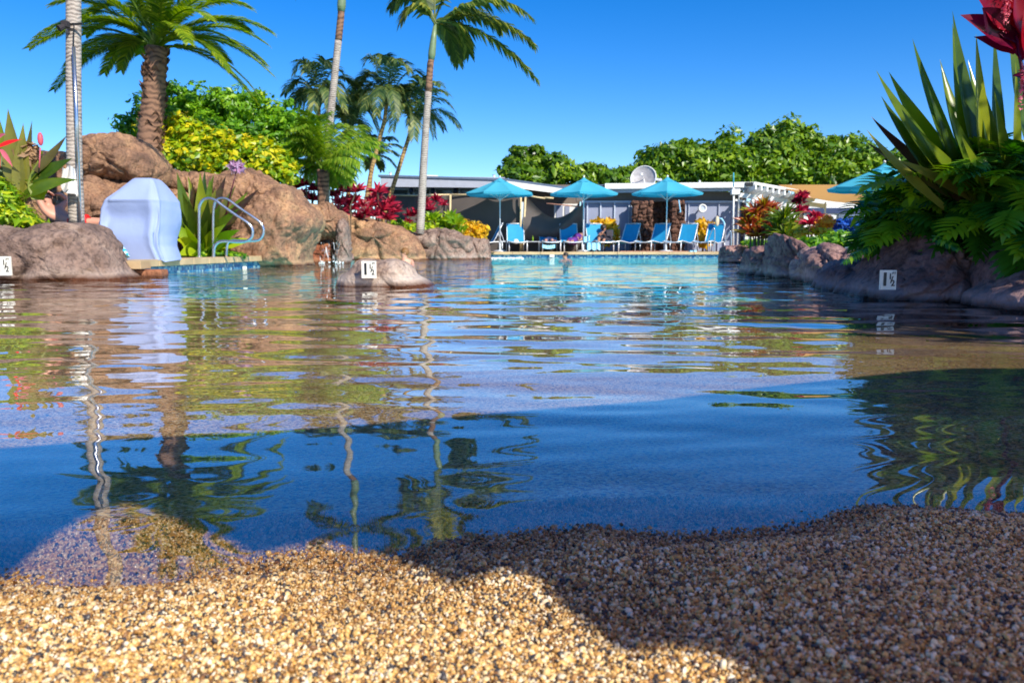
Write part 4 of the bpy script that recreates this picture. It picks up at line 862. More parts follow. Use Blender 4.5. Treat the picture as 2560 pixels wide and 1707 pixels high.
m_ = len(rr_); mb.add(vs, [(i*n_+k, i*n_+(k+1) % n_, (i+1)*n_+(k+1) % n_, (i+1)*n_+k) for i in range(m_-1) for k in range(n_)]); mb.add([vs[(m_-1)*n_+k] for k in range(n_)], [tuple(range(n_))])
obj('cover', mb, M['cover'], gc, True)
mb = MB(); a = at(352, 646, 12.3); mb.box((a.x, 12.3, 0.4), (0.75, 0.45, 0.36)); obj('grill_body', mb, M['dark'], gc)
t = thing('swim_fin', 'turquoise and white inflatable lying between the grey boulder and the covered grill', 'inflatable', at(310, 640, 11.2))
mb = MB(); mb.grid(lambda u, v: at(282+u*48, 612+ (u**1.1)*34 + (v-0.5)*(30*math.sin(math.pi*min(1, u+0.12))**0.6), 11.3-0.12*math.sin(math.pi*v)), 14, 8)
obj('body', mb, M['towel'], t, True)

# ------------------------------------------------------------------ foliage builders
def cloud(name, lobes, n, size, mat, parent, aspect=1.9, up=0.35, shell=0.35, kind='stuff', seed=0, cup=0.25, rbias=None, clumps=0, cr=0.35):
    """leaf-sized faces spread through lobes = (centre, (rx, ry, rz)); joined into one part"""
    g = np.random.default_rng(seed+100); vol = np.array([l[1][0]*l[1][1]+l[1][0]*l[1][2] for l in lobes]); pr = vol/vol.sum()
    idx = g.choice(len(lobes), n, p=pr); C = np.array([list(l[0]) for l in lobes])[idx]; Rd = np.array([list(l[1]) for l in lobes])[idx]
    d = g.normal(size=(n, 3)); d /= np.linalg.norm(d, axis=1)[:, None]
    rad = 1 - shell*g.random(n)**1.5 + 0.10*g.normal(size=n)
    lump = 1 + 0.16*np.sin(d[:, 0]*5+idx) * np.sin(d[:, 2]*6+idx*2) + 0.08*np.sin(d[:, 1]*11+idx)
    P = C + d*Rd*(rad*lump)[:, None]
    cl_r = None
    if clumps:
        ci_ = g.choice(n, clumps, replace=False); pick = g.integers(0, clumps, n); dd_ = g.normal(size=(n, 3)); dd_ /= np.linalg.norm(dd_, axis=1)[:, None]
        csz = (cr*(0.5+1.0*g.random(clumps)))[pick][:, None]
        P = P[ci_][pick] + dd_*csz*(g.random(n)**0.4)[:, None]*np.array([1.25, 1.0, 0.8]); d = dd_*0.8 + d[ci_][pick]*0.5
        cl_r = g.random(clumps)[pick]
    nm = d + g.normal(size=(n, 3))*0.55 + np.array([0, 0, up]); nm /= np.linalg.norm(nm, axis=1)[:, None]
    t = np.cross(nm, g.normal(size=(n, 3))); t /= np.linalg.norm(t, axis=1)[:, None]; b = np.cross(nm, t)
    s = size*(0.45+1.05*g.random(n)**1.3)[:, None]
    L2 = t*s*0.5*aspect; W2 = b*s*0.5
    V = np.stack([P-L2, P+W2*0.9-L2*0.1-nm*s*cup*0.3, P+L2, P-W2*0.9-L2*0.1-nm*s*cup*0.3], 1).reshape(-1, 3)
    o = np.arange(n)[:, None]*4
    Fq = np.concatenate([o+np.array([0, 1, 2]), o+np.array([0, 2, 3])], 0)
    rv = g.random(n) if rbias is None else np.clip(rbias(P, g), 0, 1)
    if cl_r is not None: rv = np.clip(rv*0.5 + cl_r*0.5, 0, 1)
    off = np.array(wloc(parent)) if parent else np.zeros(3)
    me = np_mesh(name, V-off, Fq, mat, smooth=False, rndv=np.repeat(rv, 4))
    ob = bpy.data.objects.new(name, me); COL.objects.link(ob); ob.parent = parent
    if kind: ob['kind'] = kind
    return ob
def plobe(x, y, Yp, rx, rz, ry=None):
    k = Yp/F; return (at(x, y, Yp), (rx*k, (ry if ry is not None else (rx+rz)/2*k), rz*k))
def tree_skeleton(t, base, lobes, r=0.12):
    mb = MB(); top = Vector(base) + Vector((0, 0, 1.2)); mb.tube([base, (Vector(base)+top)/2+Vector((0.05, 0, 0)), top], [r*1.3, r, r*0.85], 8); obj('trunk', mb, M['bark'], t, True)
    mb = MB()
    for c, _ in lobes:
        m_ = top.lerp(Vector(c), 0.5) + Vector((0, 0, -0.15)); mb.tube([top, m_, c], [r*0.6, r*0.4, r*0.12], 5)
    obj('limbs', mb, M['bark'], t, True)
def shrub(name, label, cat, base, lobes, n, size, mat, seed, skel=0.1, group=None, **kw):
    t = thing(name, label, cat, base, group)
    if skel: tree_skeleton(t, Vector(base), lobes, skel)
    cloud('foliage', lobes, n, size, mat, t, seed=seed, **kw); return t

# broad-leaved trees
lb = [plobe(x, y, 22.5, a, b) for x, y, a, b in ((330, 325, 38, 40), (375, 290, 45, 45), (430, 255, 50, 42), (490, 258, 48, 46), (548, 262, 50, 48), (600, 268, 52, 50), (655, 285, 50, 48), (705, 305, 48, 48), (740, 340, 45, 48), (580, 330, 110, 60), (690, 365, 70, 50), (450, 320, 90, 60))]
shrub('green_tree', 'bright green fine-leaved tree with yellow blooms behind the yellow-green hedge', 'tree', (at(560, 614, 22.5).x, 22.5, 0.3), lb, 26000, 0.085, M['tree'], 1, 0.14, shell=0.75, aspect=1.8, clumps=420, cr=0.22)
yb = [plobe(x, y, 18.6, a, b) for x, y, a, b in ((400, 330, 50, 42), (450, 325, 50, 38), (500, 345, 50, 40), (545, 365, 48, 38), (590, 378, 52, 42), (640, 382, 50, 38), (685, 405, 44, 40), (715, 430, 32, 35), (420, 380, 60, 45), (490, 395, 70, 42), (570, 415, 70, 38), (650, 430, 60, 30))]
shrub('yellow_hedge', 'rounded yellow-green variegated hedge on top of the brown boulders', 'hedge', (at(540, 480, 18.6).x, 18.6, 1.4), yb, 13000, 0.105, M['yellow'], 2, 0.05, shell=0.45, aspect=1.35, up=0.6,
      rbias=lambda P, g: np.clip(g.random(len(P))*0.8 - 0.05 + 0.17*(P[:, 2]-2.2), 0, 1))
ft = [plobe(x, y, 46, a, b) for x, y, a, b in ((1285, 430, 30, 25), (1305, 395, 32, 28), (1330, 400, 35, 32), (1375, 420, 42, 30), (1405, 400, 16, 16), (1430, 430, 40, 28), (1480, 440, 45, 25), (1535, 448, 45, 22), (1340, 445, 70, 30), (1590, 452, 40, 22))]
t = shrub('plumeria_tree', 'dark green tree dotted with white blossom above the white gable board', 'tree', (at(1380, 614, 46).x, 46, 0.19), ft, 17000, 0.20, M['far_tree'], 3, 0.2, shell=0.6, aspect=2.0, clumps=190, cr=0.42)
cloud('blossom', ft[:8], 130, 0.26, M['white_flower'], t, aspect=1.0, shell=0.05, seed=4)
far_groups = [([(1640, 420, 38, 45), (1680, 395, 40, 35), (1720, 410, 50, 50), (1660, 450, 60, 30)], 'rounded green tree right behind the satellite dish'),
              ([(1770, 395, 50, 42), (1820, 388, 48, 42), (1800, 430, 80, 40), (1740, 430, 40, 40), (1860, 420, 50, 50)], 'broad green tree beyond the middle of the white-eaved roof'),
              ([(1925, 352, 35, 30), (1965, 343, 38, 30), (1910, 375, 45, 45), (1970, 375, 55, 50), (2015, 370, 35, 40), (1950, 430, 90, 40)], 'tallest round green tree beyond the pergola'),
              ([(2080, 385, 42, 40), (2130, 375, 38, 32), (2170, 400, 45, 40), (2100, 430, 80, 40), (2050, 420, 40, 45), (2220, 430, 60, 50)], 'green tree right of the tallest one, behind the half-hidden parasol')]
for i, (g_, lbl) in enumerate(far_groups):
    lo = [plobe(x, y, 47+i*0.8, a, b) for x, y, a, b in g_]
    shrub('broadleaf_tree', lbl, 'tree', (at(g_[0][0]+40, 614, 47+i).x, 47+i, 0.19), lo, 13000, 0.21, M['far_tree'], 10+i, 0.22, 'green trees beyond the building', shell=0.5, aspect=1.9, clumps=150, cr=0.55)

# ------------------------------------------------------------------ palms
def palm(name, label, trunk_px, Yp, r0, r1, mat, fronds, L, up, fmat, n=30, wl=0.045, droop=0.35, shaft=None, group=None, rough=False, sweep=0.55, rr=0.018, upper=None):
    """trunk_px from foot to crown; fronds = (tip x, tip y, depth offset) in photo pixels"""
    P = [at(x, y, Yp) for x, y in trunk_px]; base = P[0]
    t = thing(name, label, 'palm tree', base, group)
    m_ = len(P); mb = MB(); Q = []
    for i in range(m_-1):
        for k in range(10): Q.append(P[i].lerp(P[i+1], k/10))
    Q.append(P[-1]); N_ = len(Q)
    if rough:
        rad = [(r0+(r1-r0)*i/N_)*(1+0.10*(i % 2)) for i in range(N_)]
    else: rad = [r0+(r1-r0)*i/N_ for i in range(N_)]
    if upper:
        u_ = int(N_*upper); mb.tube(Q[:u_+1], rad[:u_+1], 14); obj('trunk', mb, mat, t, True)
        mb = MB(); mb.tube(Q[u_:], rad[u_:], 14); obj('upper_trunk', mb, M['trunk_brown'], t, True)
    else:
        mb.tube(Q, rad, 14); obj('trunk', mb, mat, t, True)
    if rough:
        for j in range(90):
            f = rnd.random(); p = P[0].lerp(P[-1], f); a = rnd.uniform(0, 6.28); r = (r0+(r1-r0)*f)
            d_ = Vector((math.cos(a), math.sin(a), 0)); s_ = p + d_*r*0.95; mb = MB()
            mb.blade(s_, s_+d_*0.10+Vector((0, 0, 0.12)), 0.16, (0, 0, -0.02), d_, 3, 0.3, 0.6, 0.8); obj('leaf_scar', mb, mat, t)
    c = P[-1]
    if shaft:
        mb = MB(); tp = at(shaft[0], shaft[1], Yp); d_ = (tp-c); mb.tube([c, c+d_*0.15, c+d_*0.6, tp], [r1*1.1, r1*1.35, r1*1.05, r1*0.5], 12); obj('crownshaft', mb, M['shaft'], t, True); c = tp
    for (x, y, dy_, *rest) in fronds:
        tip = at(x, y, Yp); tip.y += dy_; k = rest[0] if rest else 1.0
        # keep the tip's apparent direction when it stands nearer or farther
        mb = MB(); mb.frond(c + Vector((rnd.uniform(-.05, .05), rnd.uniform(-.05, .05), rnd.uniform(-.05, .1))), tip, Vector((0, 0, up*k)), L, n, droop, wl, rr, sweep=sweep)
        obj('frond', mb, fmat, t)
    return t
# grey trunk at the left with a steel pole
palm('tall_palm', 'pale grey ringed palm trunk leaving the picture at the left, steel pole beside it', [(192, 560), (186, 400), (184, 200), (184, 0), (184, -330)], 11.2, 0.102, 0.092, M['trunk_grey'],
     [(-150, -320, 0.4), (40, -200, -1.2), (500, -260, 0.8), (420, -450, -0.5), (0, -560, 0.7), (200, -620, 0.3), (330, -180, 1.2)], 0.55, 0.6, M['palm_leaf'], 26, 0.05)
t = thing('steel_pole', 'thin steel pole strapped to the front of the grey palm trunk', 'pole', at(199, 560, 11.0))
mb = MB(); mb.tube([at(200, 560, 11.02), at(192, 300, 11.02), at(184, 118, 11.02)], 0.022, 8); obj('pole', mb, M['metal'], t, True)
mb = MB(); mb.tube([at(184, 118, 11.02), at(185, 60, 11.02)], 0.008, 6); mb.tube([at(166, 62, 11.05), at(206, 60, 11.05)], 0.016, 6); obj('strap', mb, M['ink'], t)
t = thing('floodlight', 'small dark spotlight clamped high on the grey palm trunk', 'lamp', at(160, 66, 11)); mb = MB(); mb.box(at(164, 62, 11), (0.08, 0.1, 0.08)); mb.tube([at(160, 66, 10.95), at(147, 72, 10.9)], [0.03, 0.045], 8); obj('lamp_head', mb, M['dark'], t)
# feather palm with brown trunk
fr = []
tips = [(450, -150, 1.0), (530, -100, -1.0), (320, -140, 1.2), (250, -90, -1.0), (620, 30, -0.9), (590, 50, 0.9), (180, 40, -0.8), (130, 80, 0.2), (470, -60, 1.9), (640, 150, -0.2), (610, 240, 0.9), (150, 120, -0.9), (210, 160, 0.9), (660, 105, 0.3), (662, 175, 0.6), (640, 235, 0.2), (655, 60, 0.8), (610, 5, 0.5), (560, -70, 0.3), (500, -130, 0.6), (430, -160, 0.2), (350, -165, 0.5), (280, -120, -0.3), (230, -60, 0.2), (200, 5, 0.6),
        (85, 205, 0.8), (40, 105, 0.5), (100, 150, 1.2), (190, 175, -0.4), (230, 120, -1.2), (160, 60, 0.9), (540, 150, -1.5), (600, 195, -0.7), (300, -60, -1.6), (480, -60, -1.6), (390, -120, -1.2),
        (580, 90, -1.3), (240, 30, -1.3), (120, 20, 1.0), (560, 30, 1.6), (240, -20, 1.6), (620, 130, 1.3), (500, 110, 1.7), (260, 90, 1.7), (270, 160, 0.6), (520, -20, -1.8)]
palm('feather_palm', 'large feathery palm with a scarred brown trunk above the yellow-green hedge', [(372, 470), (376, 330), (384, 250), (388, 180), (392, 118)], 18.2, 0.27, 0.21, M['trunk_brown'], tips, 0.40, 0.85, M['palm_leaf'], 78, 0.032, 0.20, rough=True, rr=0.03)
# slim leaning trunk in the middle left, crown above the picture
palm('slim_palm', 'slim palm trunk leaning right, green shaft at the top edge, left of the areca palms', [(812, 560), (822, 330), (840, 160), (852, 45), (853, 30)], 22.5, 0.105, 0.088, M['trunk_grey'],
     [(640, -160, 0.5), (760, -260, -0.6), (900, -300, 0.4), (1040, -240, 0.8), (1080, -140, -0.5), (700, -60, 1.4), (980, -60, 1.6)], 0.6, 0.8, M['palm_dark'], 26, 0.07, 0.5, shaft=(858, -70), upper=0.62)
# palm with open crown
palm('open_palm', 'tall palm with a few ragged arching fronds over the grey building', [(1050, 585), (1058, 430), (1066, 300), (1076, 160), (1078, 150)], 24.5, 0.125, 0.085, M['trunk_grey'],
     [(1342, 192, 0.3, 0.75), (1335, 98, 0.6, 0.9), (1325, 60, -0.8, 1.0), (1012, 66, -0.6, 0.8), (975, 5, 0.4, 0.9), (1085, -120, 0.4, 0.5), (1190, -90, 0.3, 0.8), (1000, -90, 0.5, 0.6), (1165, 100, 1.5, 0.8), (1250, 45, 1.2, 0.9), (1140, 135, 0.9, 0.7)],
     0.74, 1.15, M['palm_dark'], 34, 0.12, 0.6, shaft=(1088, 60), sweep=0.85, rr=0.035, upper=0.62)
# areca cluster
def areca(trunk, tips, Yp, label, up=1.25, L=0.50):
    palm('areca_palm', label, trunk, Yp, 0.075, 0.055, M['trunk_tan'], tips, L, up, M['areca'], 36, 0.045, 0.38, group='arching areca palms beside the slim trunk', rr=0.016)
def ring_tips(cx, cy, r, n_, seed, depth, lo=-0.25, sq=0.85):
    r2 = random.Random(seed); out = []
    for k in range(n_):
        a = 2*math.pi*(k+0.5*r2.random())/n_; q = r2.uniform(0.75, 1.1)
        out.append((cx + r*math.cos(a)*q, cy - r*sq*(math.sin(a)*0.75+0.05)*q, depth*math.sin(a*2+seed)*q, r2.uniform(0.7, 1.2)))
    return out
areca([(800, 560), (798, 400), (797, 265)], ring_tips(797, 235, 95, 15, 1, 0.9), 25.5, 'areca palm with golden stem left of the slim trunk')
areca([(905, 560), (930, 420), (962, 300), (966, 262)], ring_tips(968, 235, 108, 17, 2, 1.0), 25.8, 'areca palm with upright stem between the slim trunk and the open palm')
areca([(945, 590), (985, 460), (1020, 350), (1030, 315)], ring_tips(1045, 285, 98, 14, 3, 1.0), 26.2, 'areca palm with a stem leaning far right, partly behind the open palm')
areca([(870, 560), (872, 420), (873, 330)], ring_tips(873, 290, 90, 14, 4, 1.0), 26.6, 'dark areca palm between the other two, low crown')
areca([(920, 560), (925, 470), (930, 400)], ring_tips(935, 385, 75, 12, 5, 0.7), 26.9, 'low bluish areca palm above the building corner', 0.5, 0.35)
# pygmy date palm
palm('pygmy_palm', 'short fluffy light green palm above the red ti plants', [(806, 560), (808, 500), (808, 425)], 21.0, 0.13, 0.16, M['trunk_brown'], ring_tips(832, 385, 125, 46, 6, 1.2, sq=0.95), 0.42, 0.55, M['pygmy'], 46, 0.036, 0.55, rr=0.012)

# ------------------------------------------------------------------ spiky plants whose leaves show one by one
def leafplant(name, label, cat, base, specs_, mat, seed=0, group=None, default_w=0.1, fold=0.18, jitter=0.0):
    """specs = (base point, tip point, width, bend vector, normal) ; every leaf a part"""
    t = thing(name, label, cat, base, group); r2 = random.Random(seed)
    for s_ in specs_:
        b, tp, w_, bend, nrm = s_[:5]; mb = MB(); mb.r = r2.random(); mb.blade(b, tp, w_, bend, nrm, 9, fold, 0.62, 0.5)
        obj('leaf', mb, s_[5] if len(s_) > 5 else mat, t, True)
    return t
# right crinum: tall pointed leaves against the sky
sp_ = []
for (bx, by, tx, ty, w_, bo, dy_) in [(2470,420,2381,28,52,0.02,0), (2440,420,2381,60,44,0.03,0.1), (2420,420,2281,97,46,0.06,0), (2400,420,2190,176,44,0.07,-0.1), (2410,400,2222,180,44,0.07,0.15), (2380,430,2203,241,42,0.06,0), (2400,440,2178,292,30,0.07,0.1),
        (2360,460,2166,324,28,0.05,-0.1), (2370,430,2160,352,22,0.07,0.1), (2500,430,2485,72,50,0.0,0.1), (2470,420,2440,86,46,0.01,-0.2), (2580,330,2521,54,46,0.02,-0.1), (2540,420,2539,150,38,0.0,-0.25), (2480,450,2364,240,40,0.03,-0.3),
        (2540,440,2486,228,38,0.02,-0.35), (2430,440,2320,215,34,0.05,-0.2), (2600,420,2600,40,50,-0.02,0.1), (2560,420,2640,120,46,-0.05,0.1), (2520,430,2420,150,40,0.03,0.3), (2450,440,2300,330,34,0.06,-0.3), (2500,460,2400,330,34,0.04,-0.4), (2580,460,2560,260,40,0.0,-0.3), (2450,450,2240,400,26,0.10,-0.2), (2460,440,2350,150,42,0.04,0.25), (2520,440,2450,190,42,0.02,-0.1)]:
    Yp = 6.0; k = Yp/F; b = at(bx, by+60, Yp); tp = at(tx, ty, Yp+dy_)
    sp_.append((b, tp, w_*k*1.1, (-0.12*(bx-tx)/200, 0, bo), (0.25*rnd.uniform(-1, 1)+0.3, -1, 0.3), M['crinum'] if w_ > 31 else M['crinum_purple']))
leafplant('crinum_lily', 'big lily with long pointed green leaves against the sky at the right', 'plant', at(2470, 560, 6.0), sp_, M['crinum'], 3)
# crimson bloom at the top right corner
sp_ = []
for (bx, by, tx, ty, w_) in [(2535,110,2400,38,62), (2540,130,2434,93,30), (2530,70,2440,-10,50), (2540,60,2490,-30,55), (2560,80,2540,-40,50), (2575,100,2610,-20,50), (2510,90,2455,20,54), (2590,120,2640,60,44), (2550,120,2520,10,46), (2560,150,2500,60,34), (2570,140,2560,20,36), (2545,100,2470,60,30), (2580,200,2530,190,26), (2580,220,2600,120,30), (2530,60,2470,-40,40)]:
    k = 5.6/F; sp_.append((at(bx, by, 5.6), at(tx, ty, 5.6+rnd.uniform(-.15, .15)), w_*k*1.2, (-0.01, 0, 0.03), (rnd.uniform(-.4, .4), -1, rnd.uniform(-.2, .5)), M['darkred']))
t = leafplant('crimson_ti_plant', 'dark crimson broad-leaved ti plant in the top right corner', 'plant', at(2565, 560, 5.6), sp_, M['darkred'], 5)
mb = MB(); mb.tube([at(2580, 560, 5.6), at(2572, 300, 5.6), at(2556, 180, 5.6), at(2540, 90, 5.6)], [0.02, 0.016, 0.012, 0.01], 7); obj('stem', mb, M['darkred'], t, True)
cloud('flower_spike', [(at(2556, 210, 5.55), (0.02, 0.02, 0.17)), (at(2515, 20, 5.5), (0.03, 0.03, 0.16))], 260, 0.018, M['pink'], t, aspect=1.1, shell=0.9, seed=8)
# left crinum with red flowers
sp_ = []
for (bx, by, tx, ty, w_, bz, mt) in [(45,500,20,272,46,0,'crinum_purple'), (50,500,58,308,34,0,'crinum_purple'), (60,500,80,302,30,0.0,'crinum_purple'), (90,430,168,338,22,-0.03,'crinum_purple'), (80,450,182,395,34,0.0,'crinum'), (70,452,108,375,40,0,'crinum'), (60,490,195,450,28,0.10,'crinum'),
        (30,500,-30,330,46,0,'crinum'), (40,520,-60,420,40,0.1,'crinum'), (60,455,112,400,40,0,'crinum_purple'), (40,520,10,360,50,0,'crinum'), (95,500,100,390,40,0,'crinum'), (30,520,0,300,40,0,'crinum')]:
    k = 10.4/F; sp_.append((at(bx, by, 10.4), at(tx, ty, 10.4+rnd.uniform(-.3, .3)), w_*k*1.15, (0, 0, bz), (rnd.uniform(-.4, .5), -1, 0.3), M[mt]))
t = leafplant('crinum_lily', 'broad-leaved lily with a red flower at the left edge of the picture', 'plant', at(50, 545, 10.4), sp_, M['crinum'], 6)
for (bx, by, tx, ty) in ((-10, 370, 55, 349), (-10, 350, 15, 336), (-10, 365, -5, 310), (0, 372, 32, 418), (-20, 360, -60, 350), (-8, 380, 0, 420)):
    mb = MB(); mb.blade(at(bx, by, 10.1), at(tx, ty, 10.0), 0.06, (0, 0, 0.03), (0, -1, 0.3), 6); obj('petal', mb, M['pink'] if rnd.random() < 0.4 else M['red_cloth'], t, True)
mb = MB(); mb.tube([at(98, 420, 10.3), at(101, 370, 10.3)], 0.008, 6); mb.ell(at(101, 348, 10.3), (0.035, 0.035, 0.085), 8, 6); obj('flower_bud', mb, M['pink'], t, True)
cloud('dry_flower_head', [(at(72, 385, 10.5), (0.14, 0.10, 0.15))], 260, 0.05, M['dry'], t, seed=12, aspect=2.2)
# spiky bromeliad-like plant by the handrail
sp_ = []; c = at(505, 632, 15.2)
for (tx, ty, w_, dy_, bz) in [(442,430,26,0,0), (455,480,26,-.3,0), (480,455,26,0.2,0), (500,430,26,-.1,0), (512,425,22,.3,0), (525,445,24,0,0), (540,470,24,-.4,0), (565,440,26,0.1,0.05), (590,462,24,0,0.05), (620,480,24,.2,0.08), (648,472,24,-.1,0.10), (600,520,22,-.4,0.1), (430,520,24,0,0.08), (425,560,24,-.3,0.08),
        (440,600,26,-.5,0.10), (600,575,24,-.5,0.1), (610,600,22,-.3,0.1), (470,500,28,-.5,0.02), (550,510,26,-.6,0.03), (580,490,26,.3,0.03), (445,640,30,-.6,0.12), (415,480,22,.3,0.06), (535,435,22,.4,0.0), (470,440,22,.4,0), (520,500,24,-.7,0), (490,520,24,-.7,0), (565,560,24,-.7,0.06), (640,600,20,0,0.1), (460,560,26,-.7,0.06), (545,600,26,-.8,0.10), (480,640,26,-.8,0.14)]:
    sp_.append((c+Vector((rnd.uniform(-.12, .12), rnd.uniform(-.1, .1), 0)), at(tx, ty, 15.2+dy_), w_*15.2/F*1.55, (0, 0, bz), (rnd.uniform(-.5, .5), -1, 0.4), M['lime'] if ty > 555 else (M['crinum'] if rnd.random() < 0.75 else M['crinum_purple'])))
t = leafplant('spiky_lily', 'spiky olive-green strap-leaved plant behind the side deck handrail', 'plant', c, sp_, M['crinum'], 9)
mb = MB(); mb.tube([at(560, 560, 15.1), at(580, 470, 15.1), at(592, 425, 15.1)], 0.012, 6); obj('flower_stalk', mb, M['darkred'], t, True)
cloud('flower_head', [(at(592, 418, 15.1), (0.13, 0.1, 0.09))], 120, 0.06, M['lilac'], t, seed=13, aspect=3)
# ground cover
shrub('groundcover', 'yellow-green ferny groundcover spilling over the long grey boulder', 'plant', at(50, 560, 10.3), [plobe(x, y, 10.3, a, b, 0.3) for x, y, a, b in ((0, 520, 45, 45), (45, 538, 36, 24), (80, 556, 26, 8), (-40, 480, 60, 60), (20, 490, 30, 40))], 3200, 0.045, M['lime'], 20, 0, shell=0.9, aspect=3.2, up=0.9)
shrub('groundcover', 'low green grass tuft between the side deck and the spiky plant', 'plant', at(520, 640, 15), [plobe(x, 637, 15.1, 45, 9, 0.3) for x in (450, 520, 570)], 1400, 0.05, M['tree'], 21, 0, shell=0.9, aspect=3, up=1)

# red ti plants and shrubs on the far left bank
def rosette(mb, c, Rr, n_, w_, r2, up=0.7):
    for k in range(int(n_*1.5)):
        a = r2.uniform(0, 6.28); e = r2.uniform(-0.3, 1.35); d = Vector((math.cos(a)*math.cos(e), math.sin(a)*math.cos(e)*0.9, math.sin(e)*up+0.1))
        mb.r = r2.random(); mb.blade(c, c+d*Rr*r2.uniform(0.7, 1.1), w_, (0, 0, 0.12*Rr), (r2.uniform(-1, 1), -1, 0.5), 4, 0.15, 0.6, 0.4)
def ti(label, heads, Yp, mat, w_=0.09, Rr=0.36, n_=20, name='ti_plant', group='ti plants on the far left bank', low=0.6, seed=0, cat='plant'):
    r2 = random.Random(seed); hs_ = [at(x, y, Yp+r2.uniform(-.3, .3)) for x, y in heads]
    base = Vector((hs_[0].x, Yp, low)); t = thing(name, label, cat, base, group)
    mb = MB()
    for h_ in hs_: mb.tube([(h_.x*0.7+base.x*0.3, h_.y, low), h_.lerp(base, 0.3), h_], 0.02, 5)
    obj('stem', mb, M['bark'], t)
    for h_ in hs_:
        mb = MB(); rosette(mb, h_, Rr*r2.uniform(0.8, 1.1), n_, w_, r2); obj('leaf_rosette', mb, mat, t)
    return t
ti('dark red ti plant left of the pygmy palm trunk', [(765, 462), (755, 490), (780, 500), (760, 520), (792, 530), (740, 470), (785, 475)], 22.6, M['red'], seed=1)
ti('tall crimson ti plant just right of the pygmy palm trunk', [(845, 470), (868, 480), (850, 510), (835, 535), (830, 490), (875, 510), (860, 460), (890, 480)], 23.4, M['red'], Rr=0.42, seed=2)
ti('crimson ti plant in the middle of the red group', [(878, 525), (900, 545), (865, 548), (890, 500), (905, 515), (850, 540), (915, 535)], 23.8, M['red'], seed=3)
ti('pink and crimson ti plant at the right of the red group, before the grey wall', [(945, 480), (958, 525), (975, 510), (940, 540), (970, 548), (925, 515), (935, 500), (985, 530)], 24.4, M['red'], Rr=0.42, seed=4)
ti('red ti plant with a pink top before the dark screen', [(1062, 508), (1090, 500), (1108, 512), (1040, 535), (1050, 560), (1022, 540), (1075, 525), (1020, 560)], 26.6, M['red'], Rr=0.32, seed=5)
ti('lime green broad-leaved plant between the red ti and the yellow shrub', [(1110, 560), (1130, 548), (1095, 565), (1080, 550), (1140, 560), (1150, 585), (1120, 575)], 26.3, M['lime'], w_=0.12, Rr=0.55, n_=16, seed=6)
shrub('low_shrub', 'small green shrub under the ti plants on the long sloping boulder', 'shrub', at(1040, 580, 26), [plobe(x, y, 26, a, b, 0.4) for x, y, a, b in ((1020, 572, 30, 16), (1060, 575, 35, 18), (990, 560, 25, 14))], 1200, 0.10, M['lime'], 22, 0, shell=0.8, aspect=2)
shrub('yellow_shrub', 'round golden-yellow shrub at the left end of the sunbeds', 'shrub', at(1175, 600, 26.8), [plobe(x, y, 26.8, a, b, 0.4) for x, y, a, b in ((1165, 575, 32, 26), (1195, 580, 24, 20), (1140, 565, 22, 20), (1180, 592, 34, 14))], 2600, 0.08, M['gold'], 23, 0, shell=0.5, aspect=2)
shrub('croton_shrub', 'yellow-orange croton shrub behind the reading woman', 'shrub', (at(1510, 614, 30.6).x, 30.6, 0.2), [plobe(x, y, 30.6, a, b, 0.3) for x, y, a, b in ((1495, 565, 16, 16), (1520, 560, 18, 12), (1536, 585, 12, 22), (1482, 590, 12, 16), (1512, 595, 30, 20))], 900, 0.16, M['gold'], 24, 0.03, 'yellow crotons against the wall', shell=0.5, aspect=1.8)
shrub('croton_shrub', 'yellow-orange croton shrub between the last two sunbeds', 'shrub', (at(1757, 614, 30.6).x, 30.6, 0.2), [plobe(x, y, 30.6, a, b, 0.3) for x, y, a, b in ((1752, 560, 12, 12), (1775, 565, 16, 10), (1750, 585, 12, 18), (1762, 600, 16, 18))], 800, 0.16, M['gold'], 25, 0.03, 'yellow crotons against the wall', shell=0.5, aspect=1.8)
# right bank garden
ti('rust-red croton with long leaves in front of the pergola post', [(1900, 555), (1888, 535), (1915, 575), (1880, 585), (1935, 570), (1925, 540), (1895, 590), (1910, 520), (1870, 560), (1930, 595)], 17.5, M['croton'], w_=0.07, Rr=0.42, n_=26, group='crotons on the right bank', seed=11, low=0.3)
ti('tall deep red ti plant in front of the pergola end', [(2005, 492), (1998, 508), (2008, 530), (1996, 530)], 18.0, M['red'], w_=0.09, Rr=0.25, n_=26, group='crotons on the right bank', seed=12, low=0.3)
ti('olive-green croton with yellow leaf tips beside the red ti plant', [(1960, 545), (1975, 570), (1945, 585), (1990, 585), (1965, 590), (1955, 560)], 17.0, M['crinum'], w_=0.05, Rr=0.55, n_=24, group='crotons on the right bank', seed=13, low=0.3)
ti('dull pink croton in front of the orange flowers', [(2025, 560), (2030, 585), (2040, 545)], 17.2, M['red'], w_=0.08, Rr=0.28, n_=22, group='crotons on the right bank', seed=14, low=0.3)
shrub('flower_bush', 'bright orange flower bush right of the pink croton', 'flowers', at(2060, 590, 16.5), [plobe(x, y, 16.5, a, b, 0.3) for x, y, a, b in ((2065, 555, 18, 16), (2050, 570, 16, 12))], 500, 0.07, M['orange'], 31, 0, shell=0.8, aspect=1.4)
shrub('flower_bush', 'yellow flower bush below the orange one', 'flowers', at(2055, 600, 16), [plobe(x, y, 16, a, b, 0.3) for x, y, a, b in ((2055, 580, 22, 12), (2000, 585, 26, 16), (1980, 600, 30, 10))], 700, 0.07, M['gold'], 32, 0, shell=0.8, aspect=1.4)
